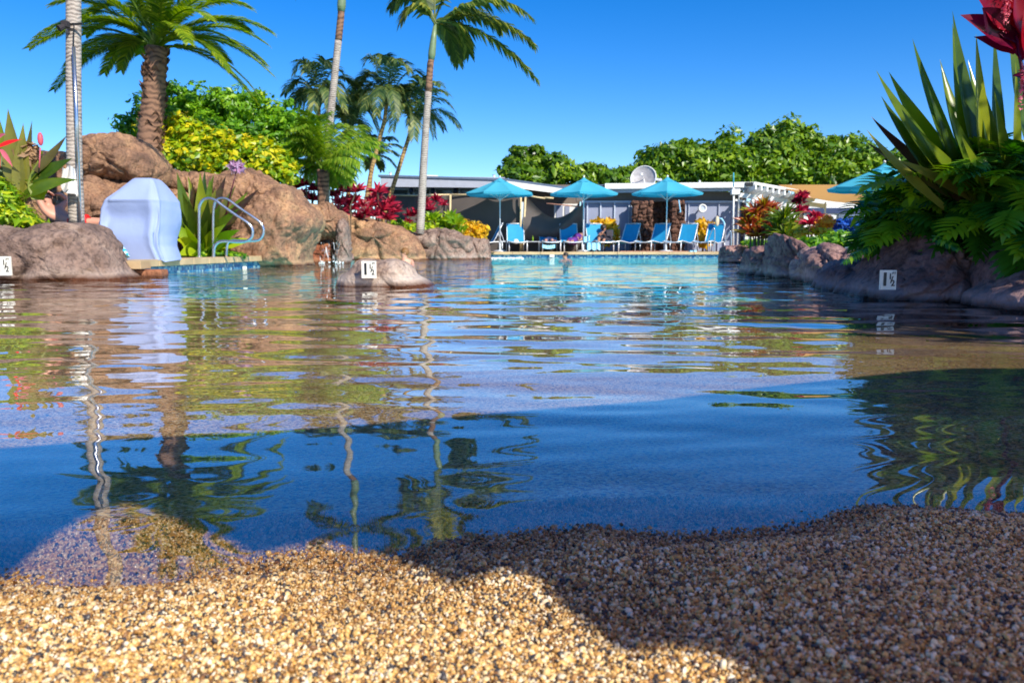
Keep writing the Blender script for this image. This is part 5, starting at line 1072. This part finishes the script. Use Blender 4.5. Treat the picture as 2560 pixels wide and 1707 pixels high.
shrub('blue_cushion_heap', 'crumpled deep blue cloth heap beyond the yellow flowers', 'cloth', at(2100, 590, 17), [plobe(x, y, 17, a, b, 0.3) for x, y, a, b in ((2095, 565, 20, 16), (2120, 560, 22, 14), (2085, 580, 14, 12), (2130, 575, 30, 14))], 900, 0.13, M['blue_flower'], 33, 0, shell=0.5, aspect=1.2)
shrub('groundcover', 'low bright green groundcover with yellow flowers above the dark boulders', 'plant', at(2050, 610, 13), [plobe(x, y, 13, a, b, 0.4) for x, y, a, b in ((2030, 605, 30, 12), (2065, 600, 30, 14), (2090, 592, 30, 16), (2110, 600, 26, 20), (2020, 615, 20, 8))], 2400, 0.06, M['tree'], 34, 0, shell=0.9, aspect=1.5, up=0.8)
shrub('groundcover', 'small patch of bright green groundcover on the tan rock', 'plant', at(1885, 610, 19.5), [plobe(x, y, 19.5, a, b, 0.4) for x, y, a, b in ((1880, 607, 24, 8), (1900, 606, 18, 7))], 700, 0.07, M['tree'], 35, 0, shell=0.9, aspect=1.5, up=0.8)

# split-leaf bush on the right bank, every leaf a part
def split_leaf_mesh(seed):
    r2 = random.Random(seed); mb = MB(); Lm = 0.30
    mb.tube([(0, 0, 0), (0, -0.10, 0.03), (0, -0.16, 0.02)], 0.005, 5)
    def mid(t): return Vector((0, -0.14-Lm*t, 0.03*math.sin(math.pi*t*0.9)-0.12*t*t))
    mb.r = r2.random()
    for k in range(8):
        t = k/7.0; p = mid(t*0.85); ll = (0.15*math.sin(math.pi*(0.22+0.62*t))+0.02)
        for s in (-1, 1):
            a = 0.15+0.85*t+r2.uniform(-.08, .08)
            d = Vector((s*math.cos(a), -math.sin(a), -0.18-0.1*t)).normalized()
            mb.blade(p, p+d*ll*1.25, 0.050, (0, 0, 0.02), (0, 0, 1), 4, 0.1, 0.85, 0.95)
    mb.blade(mid(0.8), mid(1.15), 0.055, (0, 0, 0), (0, 0, 1), 4, 0.1, 0.6, 0.9)
    mb.blade(mid(0.0), mid(0.95), 0.045, (0, 0, 0.01), (0, 0, 1), 5, 0.05, 0.3, 0.9)
    me = mesh_of('split_leaf', mb); me.materials.append(M['philo']); me.polygons.foreach_set('use_smooth', np.ones(len(me.polygons), dtype=bool)); return me
LM = [split_leaf_mesh(k) for k in range(6)]
pb = thing('split_leaf_bush', 'large dark green bush of deeply split leaves over the right bank boulders', 'bush', at(2380, 600, 6.6))
r2 = random.Random(17); lobs = [(2228, 510, 6.9, 62, 48), (2305, 488, 6.5, 84, 75), (2380, 470, 6.2, 90, 100), (2480, 480, 5.9, 100, 110), (2570, 500, 5.6, 100, 120), (2205, 560, 6.9, 55, 50), (2270, 540, 6.5, 70, 55), (2175, 590, 7.0, 30, 36), (2375, 425, 6.7, 75, 58), (2450, 400, 6.6, 90, 60), (2650, 450, 5.7, 90, 140), (2560, 420, 6.2, 80, 70), (2430, 590, 6.3, 90, 30)]
base = pb.location
from mathutils import Matrix
for k in range(290):
    x, y, Yp, a, b = lobs[k % len(lobs)]; th = r2.uniform(0, 6.28); q = math.sqrt(r2.random()); kx = Yp/F
    ux, uz = math.cos(th)*q, math.sin(th)*q; uy = -math.sqrt(max(0, 1-q*q))
    if r2.random() < 0.15: uy = -uy*0.5
    c = at(x, y, Yp); p = c + Vector((ux*a*kx, uy*(a+b)/2*kx*0.9, uz*b*kx))
    out = Vector((ux*0.9+r2.uniform(-.5, .5), uy+r2.uniform(-.4, .3), 0.25*uz-0.15+r2.uniform(-.3, .4))).normalized()
    up_ = Vector((r2.uniform(-.35, .35), -0.35+r2.uniform(-.3, .3), 1.0)); side = out.cross(up_).normalized(); up_ = side.cross(out).normalized()
    o = bpy.data.objects.new('leaf', LM[k % 6]); COL.objects.link(o); o.parent = pb
    sc = r2.uniform(0.55, 1.0); m3 = Matrix((side, -out, up_)).transposed().to_4x4()
    o.matrix_local = Matrix.Translation(p-base-out*0.16) @ m3 @ Matrix.Scale(sc, 4)
# trailing fern leaf and dead leaf
mb = MB(); mb.frond(at(2200, 610, 6.3), at(2110, 655, 6.1), Vector((0, 0, 0.05)), 0.10, 14, 0.7, 0.022, 0.004); obj('trailing_frond', mb, M['philo'], pb)
mb = MB(); mb.frond(at(2330, 590, 5.9), at(2395, 620, 5.6), Vector((0, 0, 0.04)), 0.10, 14, 0.7, 0.024, 0.004); obj('trailing_frond', mb, M['philo'], pb)
cloud('inner_foliage', [plobe(x, y, Yp+0.25, a*0.85, b*0.85) for x, y, Yp, a, b in lobs], 5200, 0.09, M['philo'], pb, seed=40, aspect=2.4, shell=0.95)
# unseen tree added outside the frame to shade the right bank
sh = [((6.6, 1.5, 4.2), (1.7, 1.6, 1.0)), ((5.6, 2.2, 3.6), (1.0, 1.2, 0.7)), ((7.6, 2.3, 4.4), (1.4, 1.4, 0.9)), ((6.9, 0.4, 3.7), (1.2, 1.2, 0.8)), ((8.6, 3.4, 5.0), (1.4, 1.6, 0.9))]
shrub('added_shade_tree', 'leafy tree added outside the picture to shade the dark right bank boulders', 'tree', (7.6, 1.4, 0.19), [(Vector(a), b) for a, b in sh], 1500, 0.20, M['far_tree'], 41, 0.14, shell=0.9, aspect=1.7)

# unseen sail added behind the camera, its outline cut to cast the shore shadow
edge = [(-600,1170),(0,1122),(327,1092),(680,1074),(1034,1042),(1280,1018),(1661,988),(1933,950),(2150,926),(2314,907),(2450,899),(2700,901),(3600,930),
        (3600,2600),(1720,2600),(1700,1760),(1670,1707),(1615,1668),(1540,1662),(1488,1675),(1451,1679),(1419,1635),(1379,1584),(1325,1545),(1288,1490),(1215,1462),(1150,1480),(1070,1504),(1010,1448),(960,1418),(760,1400),(620,1402),(544,1400),(453,1363),(380,1310),(308,1282),(220,1315),(127,1381),(36,1447),(-60,1500),(-600,1560)]
G = [on(x, y, -0.02 if y > 1400 else -0.06) for x, y in edge]
def lift(p):
    h = 1.6 + 0.08*p.x; k = h/SUN.z; return p + SUN*k
P_ = [lift(p) for p in G]
mb = MB(); mb.add(P_, [tuple(range(len(P_)))])
t = thing('shade_sail', 'unseen sail added behind the camera to cast the shore shadow', 'shade sail', (3.5, -2.5, 2.7))
o = obj('cloth', mb, M['sail'], t)
mb = MB()
for p in (P_[0], P_[12], P_[13], P_[-1]): mb.tube([(p.x, p.y, 0.1), p], 0.04, 8)
obj('posts', mb, M['alu'], t)
import bmesh
bm = bmesh.new(); bm.from_mesh(o.data); bmesh.ops.triangulate(bm, faces=bm.faces[:]); bm.to_mesh(o.data); bm.free()

# ------------------------------------------------------------------ pebbles: stones scattered on the shore
def pebble_mesh(seed):
    r2 = random.Random(seed); mb = MB(); e = (r2.uniform(0.8, 1.1), r2.uniform(0.6, 0.85), r2.uniform(0.38, 0.62))
    off = Vector((seed*3.3, seed, 0))
    mb.ell((0, 0, 0), e, 8, 5, lambda q: q*(1+0.22*mnoise.noise(q*1.3+off))); me = mesh_of('pebble', mb, smooth=True); me.materials.append(M['pebble'])
    return bpy.data.objects.new('pebble_shape', me)
pc = bpy.data.collections.new('pebble_shapes')
for k in range(7): pc.objects.link(pebble_mesh(k))
g = np.random.default_rng(5)
def scatter(n, d0, d1, umax, wet):
    u = g.uniform(-umax, umax, n); d = 1/(g.uniform(1/d1, 1/d0, n)**1.0) if wet else np.sqrt(g.uniform(d0*d0, d1*d1, n))
    return u*d, d
x1_, y1_ = scatter(190000, 0.50, 1.36, 0.78, False)
s1 = y1_ - np.interp(x1_, SX, SY); keep = (s1 < 0.30); x1_, y1_, s1 = x1_[keep], y1_[keep], s1[keep]
z1_ = floor_z(x1_, y1_) + g.uniform(-0.0014, 0.0034, len(x1_))
sz = g.lognormal(math.log(0.0021), 0.40, len(x1_)).clip(0.0009, 0.0062)
rx_ = g.normal(0, 0.9, len(x1_)); ry_ = g.normal(0, 0.9, len(x1_)); rz_ = g.uniform(0, 6.28, len(x1_))
pm = bpy.data.meshes.new('pebbles'); pm.vertices.add(len(x1_)); pm.vertices.foreach_set('co', np.stack([x1_, y1_, z1_], 1).astype(np.float32).ravel())
a = pm.attributes.new('rot', 'FLOAT_VECTOR', 'POINT'); a.data.foreach_set('vector', np.stack([rx_, ry_, rz_], 1).astype(np.float32).ravel())
a = pm.attributes.new('size', 'FLOAT', 'POINT'); a.data.foreach_set('value', sz.astype(np.float32))
a = pm.attributes.new('pick', 'INT', 'POINT'); a.data.foreach_set('value', g.integers(0, 7, len(x1_)).astype(np.int32))
po = bpy.data.objects.new('pebbles', pm); COL.objects.link(po); po['kind'] = 'stuff'; po['label'] = 'loose golden and brown pebbles heaped along the near shore'; po['category'] = 'pebbles'
ng = bpy.data.node_groups.new('pebble_scatter', 'GeometryNodeTree')
ng.interface.new_socket('Geometry', in_out='INPUT', socket_type='NodeSocketGeometry'); ng.interface.new_socket('Geometry', in_out='OUTPUT', socket_type='NodeSocketGeometry')
N = ng.nodes.new; L = ng.links.new
gi = N('NodeGroupInput'); go = N('NodeGroupOutput'); ip = N('GeometryNodeInstanceOnPoints'); ci = N('GeometryNodeCollectionInfo')
ci.inputs['Collection'].default_value = pc; ci.inputs['Separate Children'].default_value = True; ci.inputs['Reset Children'].default_value = True
ip.inputs['Pick Instance'].default_value = True
def na(nm, ty):
    q = N('GeometryNodeInputNamedAttribute'); q.data_type = ty; q.inputs[0].default_value = nm; return q
L(gi.outputs[0], ip.inputs['Points']); L(ci.outputs[0], ip.inputs['Instance'])
L(na('pick', 'INT').outputs['Attribute'], ip.inputs['Instance Index'])
e2 = N('FunctionNodeEulerToRotation'); L(na('rot', 'FLOAT_VECTOR').outputs['Attribute'], e2.inputs[0]); L(e2.outputs[0], ip.inputs['Rotation'])
L(na('size', 'FLOAT').outputs['Attribute'], ip.inputs['Scale']); L(ip.outputs[0], go.inputs[0])
md = po.modifiers.new('scatter', 'NODES'); md.node_group = ng

# ------------------------------------------------------------------ waterfall
t = thing('waterfall', 'thin white trickle of water falling from the rock ledge', 'waterfall', at(830, 650, 19.0))
mb = MB(); mb.grid(lambda u, v: at(800+u*50, 606+v*46, 19.2-0.12*v+0.04*math.sin(u*17)), 20, 12); obj('falling_sheet', mb, M['fall'], t, True)
mb = MB()
for k in range(34):
    p = at(rnd.uniform(795, 862), rnd.uniform(648, 655), 19.0+rnd.uniform(-.3, .2)); mb.ell((p.x, p.y, abs(rnd.gauss(0, 0.035))), (rnd.uniform(.008, .022),)*3, 6, 4)
obj('splash', mb, M['foam'], t, True)['kind'] = 'stuff'
t = thing('pool_jet_foam', 'streak of white foam on the water by the end boulder below the first parasol', 'foam', (at(1265, 642, 27).x, 27, 0))
mb = MB()
for k in range(70):
    x = rnd.uniform(1226, 1305); mb.ell((at(x, 640, 27.0).x, 26.6+rnd.uniform(-1.0, 1.0), 0.01), (rnd.uniform(.03, .10), rnd.uniform(.05, .12), rnd.uniform(.008, .022)), 7, 4)
obj('foam_patches', mb, M['foam'], t, True)['kind'] = 'stuff'

# ------------------------------------------------------------------ people
def skinbody(name, chain, edges, rad, mat, parent, sub=2):
    me = bpy.data.meshes.new(name); off = wloc(parent); me.from_pydata([tuple(Vector(v)-off) for v in chain], edges, []); me.update()
    o = bpy.data.objects.new(name, me); COL.objects.link(o); o.parent = parent
    sk = o.modifiers.new('skin', 'SKIN'); sk.use_smooth_shade = True
    sv = me.skin_vertices[0].data if me.skin_vertices else None
    if sv is None:
        bpy.context.view_layer.objects.active = o; me.attributes.new('x', 'FLOAT', 'POINT')
    for i, r in enumerate(rad): sv[i].radius = (r, r) if not hasattr(r, '__len__') else r
    sv[0].use_root = True
    ss = o.modifiers.new('sub', 'SUBSURF'); ss.levels = sub; ss.render_levels = sub
    me.materials.append(mat); dg = bpy.context.evaluated_depsgraph_get(); dg.update()
    m2 = bpy.data.meshes.new_from_object(o.evaluated_get(dg)); o.modifiers.clear(); o.data = m2; m2.name = name
    if not m2.materials: m2.materials.append(mat)
    return o
def figure(label, pts, mat_body, clothes=(), hair=None, glasses=False, face=Vector((0, -1, 0.3)), loc=None, sc=1.0):
    """pts: dict of joints -> one continuous skinned body"""
    order = ['pelvis', 'waist', 'chest', 'neck', 'head_low', 'head', 'crown', 'shl', 'ell', 'wrl', 'hal', 'shr', 'elr', 'wrr', 'har', 'hil', 'knl', 'anl', 'fol', 'hir', 'knr', 'anr', 'for_']
    R0 = dict(pelvis=(.15, .11), waist=(.135, .10), chest=(.165, .115), neck=.058, head_low=.075, head=.098, crown=.07, shl=.062, ell=.045, wrl=.03, hal=.035, shr=.062, elr=.045, wrr=.03, har=.035, hil=.095, knl=.062, anl=.04, fol=.035, hir=.095, knr=.062, anr=.04, for_=.035)
    E = [('pelvis', 'waist'), ('waist', 'chest'), ('chest', 'neck'), ('neck', 'head_low'), ('head_low', 'head'), ('head', 'crown'), ('chest', 'shl'), ('shl', 'ell'), ('ell', 'wrl'), ('wrl', 'hal'), ('chest', 'shr'), ('shr', 'elr'), ('elr', 'wrr'), ('wrr', 'har'),
         ('pelvis', 'hil'), ('hil', 'knl'), ('knl', 'anl'), ('anl', 'fol'), ('pelvis', 'hir'), ('hir', 'knr'), ('knr', 'anr'), ('anr', 'for_')]
    names = [k for k in order if k in pts]; ix = {k: i for i, k in enumerate(names)}
    t = thing('person', label, 'person', pts['pelvis'])
    skinbody('body', [pts[k] for k in names], [(ix[a], ix[b]) for a, b in E if a in ix and b in ix], [tuple(sc*q for q in R0[k]) if hasattr(R0[k], '__len__') else R0[k]*sc for k in names], mat_body, t)
    # fingers
    for h_, w_ in (('hal', 'wrl'), ('har', 'wrr')):
        if h_ in pts:
            d = (Vector(pts[h_])-Vector(pts[w_])).normalized(); s_ = d.cross(Vector((0.2, 0.3, 1))).normalized(); mb = MB()
            for q in range(4): b = Vector(pts[h_])+s_*(q-1.5)*0.018; mb.tube([b, b+d*(0.05+0.01*(q in (1, 2))), b+d*0.085+Vector((0, 0, -0.015))], [.009, .008, .006], 6)
            b = Vector(pts[h_])-s_*0.03-d*0.02; mb.tube([b, b-s_*0.025+d*0.03], [.010, .008], 6); obj('fingers', mb, mat_body, t, True)
    hd = Vector(pts['head']); up_ = (Vector(pts['crown'])-Vector(pts['head_low'])).normalized(); face = (face-up_*face.dot(up_)).normalized(); sd = face.cross(up_).normalized()
    mb = MB(); mb.ell(hd+face*0.098*sc, (.014, .014, .02), 6, 5); obj('nose', mb, mat_body, t, True)
    mb = MB(); mb.ell(hd+face*0.088*sc-up_*0.045, (.022, .008, .007), 6, 4); obj('mouth', mb, M['red_cloth'] if False else M['skin_dark'], t, True)
    for s in (-1, 1):
        mb = MB(); mb.ell(hd+sd*s*0.092*sc, (.015, .02, .03), 6, 5); obj('ear', mb, mat_body, t, True)
        if not glasses: mb = MB(); mb.ell(hd+face*0.088*sc+sd*s*0.034+up_*0.02, (.012, .008, .008), 6, 4); obj('eye', mb, M['ink'], t, True)
    if glasses: mb = MB(); mb.tube([hd+face*0.094*sc-sd*0.07+up_*0.02, hd+face*0.102*sc+up_*0.022, hd+face*0.094*sc+sd*0.07+up_*0.02], 0.02, 6); obj('sunglasses', mb, M['ink'], t, True)
    if hair: mb = MB(); mb.ell(hd-face*0.025*sc+up_*0.035, (0.112*sc,)*3, 12, 9, lambda q: q*(1+0.1*mnoise.noise(q*30))); obj('hair', mb, hair, t, True)
    for nm, m_, pl, rd in clothes: mb = MB(); mb.tube([pts[a] if isinstance(a, str) else a for a in pl], rd, 12); obj(nm, mb, m_, t, True)
    return t
# sunbather behind the long grey boulder, lying back with arms behind the head
Yp = 12.9
A = lambda x, y, d=0: at(x, y, Yp+d)
figure('man in red swim shorts lying back, arms behind his head, behind the long boulder',
       dict(pelvis=A(182, 556), waist=A(160, 548), chest=A(136, 535), neck=A(122, 517), head_low=A(118, 508), head=A(114, 497), crown=A(110, 484), shl=A(112, 528, -0.18), ell=A(90, 483, -0.22), wrl=A(112, 474, -0.10), hal=A(122, 480, -0.05),
            shr=A(150, 520, 0.12), elr=A(172, 500, 0.2), wrr=A(150, 484, 0.14), har=A(140, 486, 0.1), hil=A(190, 557, -0.12), knl=A(246, 556, -0.14), anl=A(300, 560, -0.14), fol=A(308, 552, -0.14), hir=A(190, 556, 0.12), knr=A(250, 553, 0.14), anr=A(290, 566, 0.14), for_=A(300, 558, 0.14)),
       M['skin'], [('swim_shorts', M['red_cloth'], ['pelvis', 'hil', A(222, 553, -0.13)], [.145, .125, .10]), ('swim_shorts', M['red_cloth'], ['pelvis', 'hir', A(222, 551, 0.13)], [.14, .125, .10])], M['hair_dark'], True, Vector((0.3, -1, 0.2)))
t = thing('red_cap', 'red cap and cloth lying above the sunbather\'s head under the lily', 'cap', A(92, 462)); mb = MB(); mb.ell(A(90, 456, -.1), (.055, .05, .05), 10, 7); mb.ell(A(104, 472, -.1), (.12, .08, .025), 10, 6); obj('cloth', mb, M['pink'], t, True)
t = thing('lounge_cushion', 'dark padded cushion under the sunbather', 'cushion', A(170, 575)); mb = MB(); mb.span(A(100, 570, 0), A(225, 576, 0), 0.6, 0.10); obj('pad', mb, M['navy_cloth'], t)
t = thing('towel', 'white towel hanging from the grey palm trunk beside the sunbather', 'towel', A(178, 440, -.35))
mb = MB()
def tw(u, v):
    x = 156+u*32+ (v**1.5)*14*(1 if u > 0.5 else -0.3); y = 418+v*88*(0.55+0.45*u) + 4*math.sin(u*8); return at(x, y, 11.0-0.05*math.sin(u*11+v*3)-0.04*math.sin(math.pi*u))
mb.grid(tw, 16, 20); obj('cloth', mb, M['white_cloth'], t, True)
# woman reading
def seated(x, Yp_, label, body, clothes_m, hair, glasses, book=False, dark_legs=True):
    B = lambda xx, yy, d=0: at(xx, yy, Yp_+d)
    pts = dict(pelvis=B(x+12, 602, .15), waist=B(x+11, 592, .22), chest=B(x+8, 583, .28), neck=B(x+4, 577, .30), head_low=B(x+3, 574, .30), head=B(x+1, 571, .28), crown=B(x, 565, .28),
               shl=B(x-6, 584, .22), ell=B(x-14, 593, .0), wrl=B(x-10, 588, -.15), hal=B(x-6, 584, -.18), shr=B(x+17, 585, .25), elr=B(x+20, 596, .05), wrr=B(x+8, 591, -.12), har=B(x+3, 587, -.15),
               hil=B(x+5, 603, .05), knl=B(x-10, 594, -.45), anl=B(x-12, 606, -.75), fol=B(x-13, 607, -.85), hir=B(x+14, 603, .05), knr=B(x+4, 597, -.45), anr=B(x-2, 607, -.8), for_=B(x-3, 608, -.9))
    t_ = figure(label, pts, body, clothes_m(pts), hair, glasses)
    return t_
seated(1508, 29.4, 'woman in dark clothes and sunglasses reading on a sunbed before the yellow croton', M['skin_dark'],
       lambda p: [('leggings', M['black_cloth'], ['pelvis', 'hil', 'knl', 'anl'], [.15, .11, .08, .05]), ('leggings', M['black_cloth'], ['pelvis', 'hir', 'knr', 'anr'], [.15, .11, .08, .05]), ('top', M['black_cloth'], ['pelvis', 'waist', 'chest'], [.16, .15, .17]), ('sleeve', M['black_cloth'], ['shr', 'elr', 'wrr'], [.075, .06, .045])], M['hair_dark'], True)
t = thing('book', 'open dark book held up by the reading woman', 'book', at(1522, 580, 29.2)); mb = MB(); mb.box(at(1524, 583, 29.25), (0.26, 0.03, 0.22), rz=0.3); obj('cover', mb, M['navy_cloth'], t); mb = MB(); mb.box(at(1524, 583, 29.22), (0.24, 0.02, 0.20), rz=0.3); obj('pages', mb, M['black_cloth'], t)
# person lying with purple wrap
B = lambda x, y, d=0: at(x, y, 29.2+d)
figure('person wrapped in purple lying on the sunbed left of the second parasol pole', dict(pelvis=B(1436, 602, .1), waist=B(1440, 598, .25), chest=B(1446, 593, .4), neck=B(1450, 590, .5), head_low=B(1451, 589, .52), head=B(1453, 588, .58), crown=B(1454, 587, .62), shl=B(1441, 592, .3), ell=B(1436, 598, .2), wrl=B(1430, 600, 0), hal=B(1428, 601, -.05),
       shr=B(1452, 594, .3), elr=B(1453, 600, .2), wrr=B(1447, 602, 0), har=B(1445, 602, -.05), hil=B(1432, 603, 0), knl=B(1424, 602, -.4), anl=B(1418, 605, -.75), fol=B(1417, 602, -.8), hir=B(1440, 603, 0), knr=B(1433, 602, -.4), anr=B(1428, 605, -.75), for_=B(1427, 602, -.8)),
       M['skin_dark'], [('wrap', M['purple_cloth'], ['chest', 'waist', 'pelvis', 'knr', B(1424, 605, -.6)], [.17, .17, .17, .13, .09]), ('wrap', M['purple_cloth'], ['pelvis', 'knl'], [.14, .11])], M['hair_dark'])
# person whose feet point to the pool
B = lambda x, y, d=0: at(x, y, 28.6+d)
figure('sunbather lying flat with bare feet towards the pool', dict(pelvis=B(1373, 601, .9), waist=B(1373, 601, 1.05), chest=B(1373, 600, 1.25), neck=B(1373, 600, 1.45), head_low=B(1373, 600, 1.5), head=B(1373, 599, 1.6), crown=B(1373, 599, 1.7), shl=B(1362, 601, 1.25), ell=B(1358, 603, 1.0), wrl=B(1360, 603, .75), hal=B(1361, 603, .7),
       shr=B(1384, 601, 1.25), elr=B(1388, 603, 1.0), wrr=B(1386, 603, .75), har=B(1385, 603, .7), hil=B(1367, 602, .75), knl=B(1365, 601, .35), anl=B(1364, 606, 0), fol=B(1364, 599, -.08), hir=B(1379, 602, .75), knr=B(1380, 601, .35), anr=B(1380, 606, 0), for_=B(1382, 600, -.08)),
       M['skin'], [('shorts', M['navy_cloth'], ['waist', 'pelvis', 'hil', 'knl'], [.14, .15, .12, .09]), ('shorts', M['navy_cloth'], ['pelvis', 'hir', 'knr'], [.15, .12, .09])], M['hair_dark'])
# swimmers
def swimmer(x, y, d, label, hair, s=1.0, face=Vector((-1, -0.4, 0))):
    p = on(x, y, 0.0); p = Vector((at(x, 614, d).x, d, 0.07 if s > 0.9 else -0.06))
    f = face.normalized()
    O_ = lambda v: Vector(v) if (s > 0.9 or v[2] > 0) else Vector((v[0], v[1]-v[2]*1.3, v[2]*0.35))
    figure(label, dict(pelvis=p+O_((.15, .1, -.45)), waist=p+O_((.1, .05, -.3)), chest=p+O_((.05, 0, -.10)), neck=p+O_((0, 0, .04*s)), head_low=p+O_((0, 0, .09*s)), head=p+O_((0, 0, .17*s)), crown=p+O_((0, 0, .25*s)),
           shl=p+O_((-.15, -.03, -.04)), ell=p+O_((-.2, -.2, -.2)), wrl=p+O_((-.15, -.4, -.2)), hal=p+O_((-.12, -.46, -.19)), shr=p+O_((.18, .03, -.04)), elr=p+O_((.25, -.12, -.2)), wrr=p+O_((.2, -.3, -.2)), har=p+O_((.18, -.37, -.19)),
           hil=p+O_((.1, .12, -.5)), knl=p+O_((.1, .4, -.55)), anl=p+O_((.1, .75, -.5)), fol=p+O_((.1, .85, -.48)), hir=p+O_((.25, .12, -.5)), knr=p+O_((.25, .4, -.55)), anr=p+O_((.25, .75, -.5)), for_=p+O_((.25, .85, -.48))), M['skin'], (), hair, False, f, sc=s)
swimmer(1010, 655, 19.5, 'child with wet brown hair in the water before the long sloping boulder', M['hair_brown'], 0.95)
swimmer(1413, 644, 26.6, 'swimmer with dark hair and goggles near the far deck', M['hair_dark'], 0.8)
